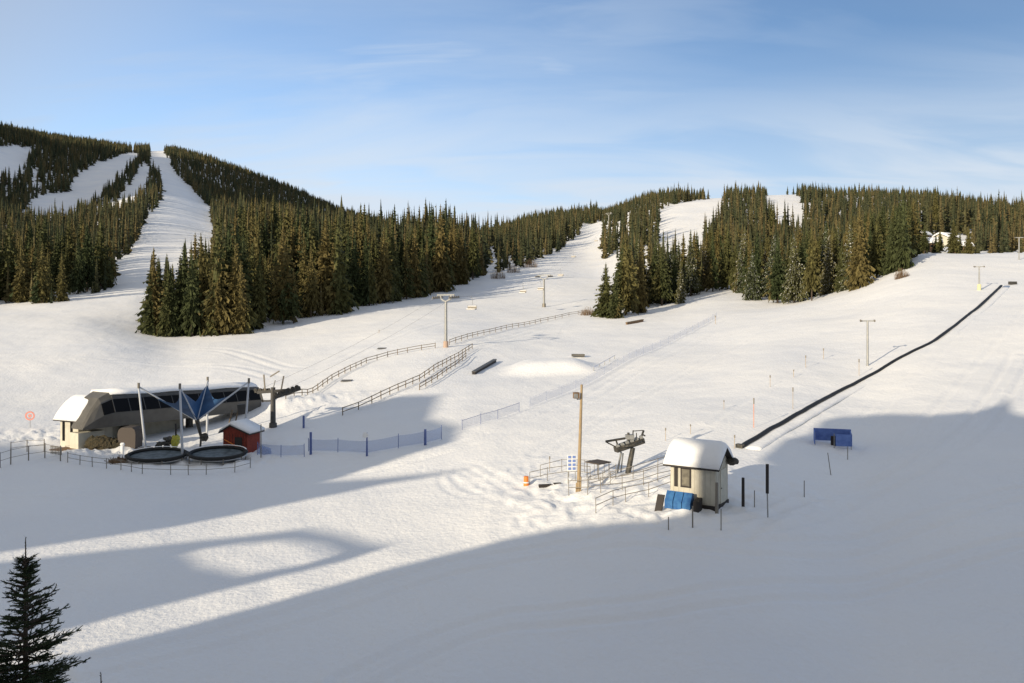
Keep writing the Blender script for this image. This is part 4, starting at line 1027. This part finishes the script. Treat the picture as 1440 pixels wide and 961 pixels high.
def sail(a_, b_, n=6):
    mb = MB(); g = []
    for i in range(n + 1):
        u = i/n
        for k in range(n + 1):
            v = k/n; e = a_*(1-v) + b_*v; p = ap*(1-u) + e*u; sag = -1.1*u*4*v*(1-v)*.8 - .3*math.sin(math.pi*u)*4*v*(1-v)
            q_ = p*1.0; toward = ap - e; q_ = q_ + (toward/np.linalg.norm(toward))*(1.2*u*4*v*(1-v)); q_[2] += .15*sag; g.append(q_)
    fs = [(i*(n+1) + k, i*(n+1) + k + 1, (i+1)*(n+1) + k + 1, (i+1)*(n+1) + k) for i in range(n) for k in range(n)]
    mb.add(g, fs); return mb
dn = np.array((0, 0, -.15))
for a_, b_ in ((0, 1), (1, 2), (2, 3), (3, 1)):
    A1 = ap + (tops[a_] - ap)*(.72 if a_ in (0, 3) else .93); B1 = ap + (tops[b_] - ap)*(.72 if b_ in (0, 3) else .93)
    if (a_, b_) == (3, 1): A1 = ap + (tops[3] - ap)*.3; B1 = ap + (tops[1] - ap)*.3
    sail(A1 + dn, B1 + dn).build('sail', M_bluecan, can, True)
b = MB(); b.tube(ap + (0, 0, .1), (.4, 0, .9), .22, .12, 10); b.lump((.75, -.2, .95), (.4, .3, .4), 6); b.tube((.4, 0, 1.0), (.3, 0, -.3), .10, n=8); b.build('centre_winch', M_dark, can)

# trampolines (dark oval beds)
def oval(pxc, pyc, hw, lab):
    c = on(pxc, pyc); root = empty('oval_bed', (c[0], c[1], c[2]), R(3), lab, 'trampoline', 'dark oval beds under the masts')
    b = MB(); n = 28; rs = []
    for rr_, zz in ((1.0, .45), (1.08, .62), (.98, .74), (.90, .62), (.92, .48)):
        rs.append([(math.cos(2*math.pi*k/n)*hw*rr_, math.sin(2*math.pi*k/n)*1.6*rr_, zz + .25*math.sin(2*math.pi*k/n)) for k in range(n)])
    rs.append(rs[0]); b.rings(rs, False); b.build('rim', M_black, root, True)
    b = MB(); b.rings([[(math.cos(2*math.pi*k/n)*hw*s, math.sin(2*math.pi*k/n)*1.6*s, .50 + z_ + .25*s*math.sin(2*math.pi*k/n)) for k in range(n)] for s, z_ in ((.93, 0), (.5, -.06), (.02, -.08))]); b.build('bed', mat('dark_bed', (.05, .07, .08), .5, noise=(.14, .17, .19), scale=2), root)
    b = MB(); b.rings([[(math.cos(2*math.pi*k/n)*hw*s, math.sin(2*math.pi*k/n)*1.6*s + .15, .76 + z_ + .28*math.sin(2*math.pi*k/n) - (.35 if math.sin(2*math.pi*k/n) < .3 else 0)) for k in range(n)] for s, z_ in ((1.03, -.05), (1.0, .02), (.97, -.03))], False); b.build('rim_snow', M_snow, root, True)
    for k in range(8):
        a = 2*math.pi*(k + .5)/8; MB().tube((math.cos(a)*hw, math.sin(a)*1.6, -.4), (math.cos(a)*hw, math.sin(a)*1.6, .55 + .25*math.sin(a)), .05, n=6).build('leg', M_rail, root)
oval(221, 650, 2.55, 'left of two dark oval trampoline beds with snowy rims')
oval(306, 647, 2.45, 'dark oval trampoline bed directly below the red booth')
# yellow padded machine and dark wheels left of the centre
c = on(246, 640); m_ = empty('padded_machine', (c[0], c[1], c[2] + .1), R(20), 'yellow padded machine parked behind the left oval bed', 'machine')
b = MB(); b.lump((0, .3, 1.0), (.42, .4, .62), 12, 12, .2); b.build('padding', M_yellow, m_)
b = MB(); b.box((-.95, .3, .85), (1.2, .4, .28), .2); b.lump((-.6, .3, 1.2), (.45, .3, .25), 8); b.build('frame', M_dark, m_)
b = MB(); b.tube((-1.4, .1, .55), (-1.4, .4, .55), .32, n=14); b.tube((-.7, .1, .5), (-.7, .4, .5), .3, n=14); b.build('wheel', M_black, m_)
b = MB(); b.lump((-1.1, .3, 1.12), (.35, .3, .12), 3); b.build('snow_cap', M_snow, m_)
b = MB(); b.tube((.1, .3, 0), (.05, .35, 2.6), .08, n=6); b.build('stand', M_fdark, m_)
for (a_, b_, l_, s_) in [(205,638,'dark low lump behind the left oval bed',(.9,.4,.3)),(275,640,'pale green padded drum between the two oval beds',(.28,.25,.5))]:
    c = on(a_, b_); o = MB().lump((0, 0, s_[2]*.7), s_, 31, 10, .12).build('padded_drum' if a_ == 275 else 'dark_lump', M_steel if a_ == 275 else M_shell2); o.location = tuple(c); tag(o, l_, 'drum' if a_ == 275 else 'mound')

# red booth
c = P(340, 633, 74.5); phi = R(18)
rb = gable_house('red_booth', (c[0], c[1], c[2] - .0), phi, 1.0, 1.0, 1.0, 1.0, .1, M_red, M_fdark, 'x', 'booth', 0) if False else None
root = empty('red_booth', (c[0], c[1], c[2]), R(-14), 'dark red wooden booth with a snow-covered gable roof', 'booth')
# gable faces left-front: ridge runs along local y
Wb, Lb, hb, rb_ = 2.5, 2.1, 1.8, .6
w = MB(); w.prism([(-Wb/2, -Lb/2, -.4), (Wb/2, -Lb/2, -.4), (Wb/2, -Lb/2, hb), (-Wb*.18, -Lb/2, hb + rb_), (-Wb/2, -Lb/2, hb + .18)], (0, Lb, 0)); w.build('wall', M_red, root)
r_ = MB(); r_.prism([(-Wb*.18, -Lb/2 - .25, hb + rb_ + .06), (Wb/2 + .35, -Lb/2 - .25, hb - .12), (Wb/2 + .35, -Lb/2 - .25, hb - .2), (-Wb*.18, -Lb/2 - .25, hb + rb_ - .03), (-Wb/2 - .35, -Lb/2 - .25, hb - .12), (-Wb/2 - .35, -Lb/2 - .25, hb - .03)], (0, Lb + .5, 0)); r_.build('roof', M_fdark, root)
s_ = MB(); s_.prism([(-Wb*.18, -Lb/2 - .2, hb + rb_ + .08), (Wb/2 + .35, -Lb/2 - .2, hb - .08), (Wb/2 + .38, -Lb/2 - .12, hb + .12), (Wb*.25, -Lb/2 - .1, hb + .55), (-Wb*.15, -Lb/2 - .1, hb + rb_ + .36), (-Wb/2 - .3, -Lb/2 - .12, hb + .22), (-Wb/2 - .35, -Lb/2 - .2, hb)], (0, Lb + .4, 0)); s_.build('roof_snow', M_snow, root, True)
b = MB(); 
for k in range(9): b.box((-Wb/2 + .12 + k*.28, -Lb/2 - .012, hb/2 - .1), (.025, .02, hb - .05))
b.build('board_joint', M_fdark, root)
b = MB(); b.box((.35, -Lb/2 - .03, .95), (.75, .04, .8)); b.build('hatch', M_fdark, root)
b = MB(); b.beam((-1.1, -Lb/2 - .06, 1.1), (1.0, -Lb/2 - .06, .15), .05, .08); b.build('brace_rail', M_orange, root)
# timber frame behind booth
c = on(318, 622); tf = empty('leaning_frame', (c[0], c[1] + 2.5, c[2] + .4), 0, 'pair of leaning timber legs behind the red booth', 'frame')
for sx in (-.5, .1): MB().beam((sx - .6, 0, -.8), (sx + .25, 0, 2.6), .12, .12).build('leg', M_wood, tf)
MB().beam((.35, 0, 2.6), (1.2, 0, 2.7), .5, 1.0).build('hood', M_shell2, tf)
c = on(372, 636); b = MB(); b.rings([[(-.6, -.3, -.2), (.6, -.3, -.2), (.6, .3, -.2), (-.6, .3, -.2)], [(-.4, -.2, .8), (.5, -.2, .6), (.5, .2, .6), (-.4, .2, .9)]]); o = b.build('blue_tarpaulin', M_net); o.location = tuple(c); tag(o, 'crumpled blue tarpaulin at the right foot of the red booth', 'tarpaulin')
post('wooden_post', 367, 640, 597, .05, M_rail, 'thin dark post at the right corner of the red booth')
# round red sign far left
c = on(42, 601); t = P(42, 585, c[1]); sg = empty('round_sign', tuple(c), R(10), 'round faded red ring sign on the snow left of the cream house', 'sign')
b = MB(); n = 20; h_ = t[2] - c[2]
for k in range(n):
    a1, a2 = 2*math.pi*k/n, 2*math.pi*(k+1)/n
    b.beam((math.cos(a1)*.42, 0, h_ + math.sin(a1)*.42), (math.cos(a2)*.42, 0, h_ + math.sin(a2)*.42), .05, .16)
b.build('ring', M_redsign, sg)
b = MB(); b.tube((0, -.03, h_), (0, .03, h_), .18, n=14); b.build('centre_disc', M_redsign, sg)
b = MB(); b.tube((0, .05, -.3), (0, .05, h_), .03, n=6); b.build('post', M_steel, sg)

# ------------------------------------------------------------------ chalets behind the right crest
for (a_, pyb, d_, L1, W1, h1, rz, lab, wm) in [
    (1308, 352, 236, 7, 6, 3.0, -.3, 'tan chalet with snowy roof nearest the wood end on the crest', M_brown),
    (1330, 344, 262, 8, 7, 3.2, .5, 'pale-walled chalet behind the tan one on the crest', M_cream2),
    (1352, 354, 240, 6, 5, 2.4, .1, 'low chalet with a broad white roof, rightmost on the crest', M_brown),
    (1296, 340, 280, 7, 6, 3.2, .7, 'small snow-roofed chalet highest among the trees behind the crest', M_brown)]:
    L1, W1, h1 = L1*.75, W1*.75, h1*.7; q = P(a_, pyb, d_); gh = gable_house('chalet', tuple(q), rz, L1, W1, h1, 1.2, .4, wm, M_fdark, lab, 'house', .45)
    b = MB()
    for k in range(3): b.box((-L1*.3 + k*L1*.3, -W1/2 - .03, h1*.5), (.7, .06, .8))
    b.build('window', M_glass, gh)
    b = MB(); b.tube((L1*.2, .6, h1 + .5), (L1*.2, .6, h1 + 1.9), .22, n=8); b.build('chimney', M_shell2, gh)

# ------------------------------------------------------------------ unseen lodge and added slabs behind the viewpoint, outlines traced from their shadows
YP = -7.0
def back3(g):
    k = (g[1] - YP)/SD[1]
    return (g[0] - SD[0]*k, g[2] - SD[2]*k)
def back(px_, py_):
    g = hit(px_, py_); k = (g[1] - YP)/SD[1]
    return (g[0] - SD[0]*k, g[2] - SD[2]*k)
def mass(pl, lab, name='shadow_caster', depth=14.0, holes=None, cat='building'):
    """outline of an unseen shadow caster, extruded level towards the sun"""
    off = np.array((-SD[0], -SD[1], 0.0))/math.hypot(SD[0], SD[1])*depth
    root = empty(name, (pl[0][0], YP, -14.2), 0, lab, cat)
    base = -14.2
    poly = [(x - pl[0][0], 0, z_ - base) for x, z_ in pl]
    MB().prism(poly, off).build('wall', M_concrete, root)
    b = MB(); top_ = sorted(poly, key=lambda p: -p[2])[0]
    b.box((top_[0]*.5 + poly[-1][0]*.5, .06, 4.0), (1.6, .12, 1.4)); b.build('window', M_glass, root)
main = [back(*p) for p in [(-60,957),(90,921),(250,881),(400,841),(550,800),(640,778),(720,757),(800,741),(870,734),(930,730)]] + [back3(P(984,716,43.0)), back3(P(985,690,43.2)), back3(P(984,625,44.0))]
rgt = [back(*p) for p in [(1072,646),(1109,620),(1145,612),(1160,594),(1187,588),(1240,584),(1312,585),(1375,579),(1414,568),(1419,559),(1424,580),(1440,585),(1700,560)]]
A_up = [back(*p) for p in [(-150,612),(0,622),(90,636),(180,640),(300,622),(430,590),(481,577),(520,567),(566,556),(619,556),(605,588),(650,600),(640,622),(540,650),(455,676)]]
A_lo = [back(*p) for p in [(-150,800),(0,776),(200,746),(320,723),(430,701),(530,681),(665,660)]]
B_up = [back(*p) for p in [(-150,806),(0,790),(240,763),(350,751),(430,743),(480,752),(520,764),(556,768)]]
B_lo = [back(*p) for p in [(556,768),(500,785),(350,820),(220,850),(100,881),(-100,930)]]
for nm, l in (('main', main), ('rgt', rgt), ('A_up', A_up), ('A_lo', A_lo), ('B_up', B_up), ('B_lo', B_lo)): print(nm, [(round(a, 1), round(b, 1)) for a, b in l])
tot = np.array
A_body = [(A_up[0][0] - 12,-14.2),(A_up[0][0] - 12,A_up[0][1])] + A_up[:10] + [(A_up[9][0] + .01,-14.2)]
mass(A_body, 'tall unseen shadow block behind the viewpoint, far left', depth=12)  # added block, its top follows the shade around the station
A_tip = [(A_up[9][0] + .02,-14.2)] + A_up[9:] + [((A_up[-1][0]*.6 + A_lo[-1][0]*.4), (A_up[-1][1]*.75 + A_lo[-1][1]*.25))] + A_lo[::-1] + [(A_lo[0][0] - 3.5,0),(-86,-4),(-86.5,-14.2)]
mass(A_tip, 'thin unseen slab cut to cast the pointed left shadow', depth=.6)  # added slab, makes the pointed tip of the left shadow
hu = [back(*p) for p in [(255,775),(320,764),(400,758),(450,764),(478,778)]]
hl = [back(*p) for p in [(478,778),(430,793),(345,808),(285,796),(255,775)]]
top_ = B_up + [(B_up[-1][0] - .5, B_up[-1][1] - .5)] + hu[::-1] + [(B_up[0][0] - 1.2, B_up[0][1] - 2)]
low_ = [(B_up[0][0] - 1.2, B_up[0][1] - 2.05)] + hl[::-1] + [(B_up[-1][0] - .6, B_up[-1][1] - .6)] + B_lo[1:5] + [(-60.9,-3),(-61.2,-14.2),(-85.6,-14.2)]
mass(top_, 'thin unseen slab casting the shade above the sunlit oval', depth=.5)
mass(low_, 'thin unseen slab casting the shade below the sunlit oval', depth=.5)  # both slabs added to frame the hole that lets the oval of sun through
xr = main[-1][0]
C_ = [(-58,-14.2),(-57.6,-4)] + main + [p for p in rgt[:-1] if p[0] > xr + .3] + [(30,16.5),(30,-14.2)]
C_[len(main) + 2:len(main) + 2] = [(xr + .02, rgt[5][1] - .1)]
mass(C_, 'unseen main lodge block behind the viewpoint, roofline shaped to its shadow', depth=16)
mass([(xr, main[-1][1]), (xr + .01, rgt[5][1] - .1)] + [p for p in rgt[:-1] if p[0] <= xr + .3][::-1], 'thin unseen slab cut to cast the shadow edge right of the hut', depth=.6)  # added slab, there only to carry the overhanging shadow edge
# ------------------------------------------------------------------ light, sky, camera
w = bpy.data.worlds.new('World'); SC.world = w; w.use_nodes = True
nt = w.node_tree; N = nt.nodes; L = nt.links; bg = N['Background']
sky = N.new('ShaderNodeTexSky'); sky.sky_type = 'NISHITA'; sky.sun_disc = False
sky.sun_elevation = SUN_EL; sky.sun_rotation = math.pi - SUN_AZ; sky.altitude = 1200; sky.air_density = 1.0; sky.dust_density = .25; sky.ozone_density = 3.0
bg.inputs['Strength'].default_value = .14
tc = N.new('ShaderNodeTexCoord'); sx = N.new('ShaderNodeSeparateXYZ'); L.new(tc.outputs['Generated'], sx.inputs[0])
ad = N.new('ShaderNodeMath'); ad.operation = 'ADD'; ad.inputs[1].default_value = .22; L.new(sx.outputs['Z'], ad.inputs[0])
mxm = N.new('ShaderNodeMath'); mxm.operation = 'MAXIMUM'; mxm.inputs[1].default_value = .08; L.new(ad.outputs[0], mxm.inputs[0])
dx = N.new('ShaderNodeMath'); dx.operation = 'DIVIDE'; L.new(sx.outputs['X'], dx.inputs[0]); L.new(mxm.outputs[0], dx.inputs[1])
dy = N.new('ShaderNodeMath'); dy.operation = 'DIVIDE'; L.new(sx.outputs['Y'], dy.inputs[0]); L.new(mxm.outputs[0], dy.inputs[1])
cb = N.new('ShaderNodeCombineXYZ'); L.new(dx.outputs[0], cb.inputs[0]); L.new(dy.outputs[0], cb.inputs[1])
mp = N.new('ShaderNodeMapping'); mp.inputs['Rotation'].default_value = (0, 0, R(25)); mp.inputs['Scale'].default_value = (.35, 1.3, 1); L.new(cb.outputs[0], mp.inputs['Vector'])
n1 = N.new('ShaderNodeTexNoise'); n1.inputs['Scale'].default_value = 1.0; n1.inputs['Detail'].default_value = 7; n1.inputs['Roughness'].default_value = .55; n1.inputs['Distortion'].default_value = .6
L.new(mp.outputs['Vector'], n1.inputs['Vector'])
def mrange(v, a, b, c, d_):
    m_ = N.new('ShaderNodeMapRange'); m_.interpolation_type = 'SMOOTHSTEP'
    for k_, x_ in zip(('From Min', 'From Max', 'To Min', 'To Max'), (a, b, c, d_)): m_.inputs[k_].default_value = x_
    L.new(v, m_.inputs['Value']); return m_.outputs['Result']
def mth(op, a, b):
    m_ = N.new('ShaderNodeMath'); m_.operation = op
    for k_, x_ in enumerate((a, b)):
        if isinstance(x_, (int, float)): m_.inputs[k_].default_value = x_
        else: L.new(x_, m_.inputs[k_])
    return m_.outputs[0]
# thin cirrus: torn streaks ahead, clear sky at the upper right
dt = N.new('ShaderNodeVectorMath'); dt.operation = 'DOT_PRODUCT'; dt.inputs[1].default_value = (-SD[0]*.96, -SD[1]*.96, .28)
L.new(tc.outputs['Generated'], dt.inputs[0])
veil_back = mrange(dt.outputs['Value'], -.55, .15, 0, .92)  # unseen veil added behind and overhead to make the shaded snow neutral
dr_ = N.new('ShaderNodeVectorMath'); dr_.operation = 'DOT_PRODUCT'; dr_.inputs[1].default_value = (.75, 0, .75)
L.new(tc.outputs['Generated'], dr_.inputs[0])
veil_left = mrange(dr_.outputs['Value'], -.25, .60, .88, .06)
streak = mth('MULTIPLY', mrange(n1.outputs['Fac'], .36, .72, .25, 1.3), veil_left)
low = mrange(sx.outputs['Z'], .08, .34, .95, 0)
n3 = N.new('ShaderNodeTexNoise'); n3.inputs['Scale'].default_value = 2.2; n3.inputs['Detail'].default_value = 6; n3.inputs['Distortion'].default_value = .8
mp3 = N.new('ShaderNodeMapping'); mp3.inputs['Scale'].default_value = (.6, 1.8, 1); mp3.inputs['Rotation'].default_value = (0, 0, R(-20)); L.new(cb.outputs[0], mp3.inputs['Vector']); L.new(mp3.outputs['Vector'], n3.inputs['Vector'])
wisp = mth('MULTIPLY', mrange(n3.outputs['Fac'], .38, .66, 0, 1), .5)
hz = mth('MULTIPLY', low, mrange(n3.outputs['Fac'], .3, .65, .55, 1.2))
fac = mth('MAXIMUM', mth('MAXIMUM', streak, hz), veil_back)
fac = mth('MAXIMUM', fac, mth('MULTIPLY', wisp, mrange(dr_.outputs['Value'], .1, .62, 1, .1)))
fac = mth('MINIMUM', fac, .95)
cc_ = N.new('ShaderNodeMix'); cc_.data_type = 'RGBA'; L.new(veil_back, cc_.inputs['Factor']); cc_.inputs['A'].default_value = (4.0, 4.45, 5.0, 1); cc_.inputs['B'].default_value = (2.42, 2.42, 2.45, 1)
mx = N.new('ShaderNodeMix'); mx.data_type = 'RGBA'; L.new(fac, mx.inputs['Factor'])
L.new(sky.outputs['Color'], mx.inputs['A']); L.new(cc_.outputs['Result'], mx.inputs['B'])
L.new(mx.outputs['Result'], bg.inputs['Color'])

sl = bpy.data.lights.new('sun', 'SUN'); sl.energy = 4.25; sl.angle = R(.55); sl.color = (1.0, .86, .65)
so = bpy.data.objects.new('sun', sl); COL.objects.link(so)
from mathutils import Vector
so.rotation_euler = Vector((SD[0], SD[1], SD[2])).to_track_quat('-Z', 'Y').to_euler()

cam = bpy.data.cameras.new('camera'); co = bpy.data.objects.new('camera', cam); COL.objects.link(co)
co.location = (0, 0, 0); co.rotation_euler = (R(90), 0, 0)
cam.sensor_width = 36; cam.lens = 36*F/1440; cam.shift_y = -(480.5 - HY)/1440; cam.clip_start = .1; cam.clip_end = 9000
SC.camera = co
vs = SC.view_settings; vs.view_transform = 'Standard'; vs.look = 'None'; vs.exposure = .32; vs.gamma = 1
SC.cycles.max_bounces = 5; SC.cycles.diffuse_bounces = 3; SC.cycles.transparent_max_bounces = 12
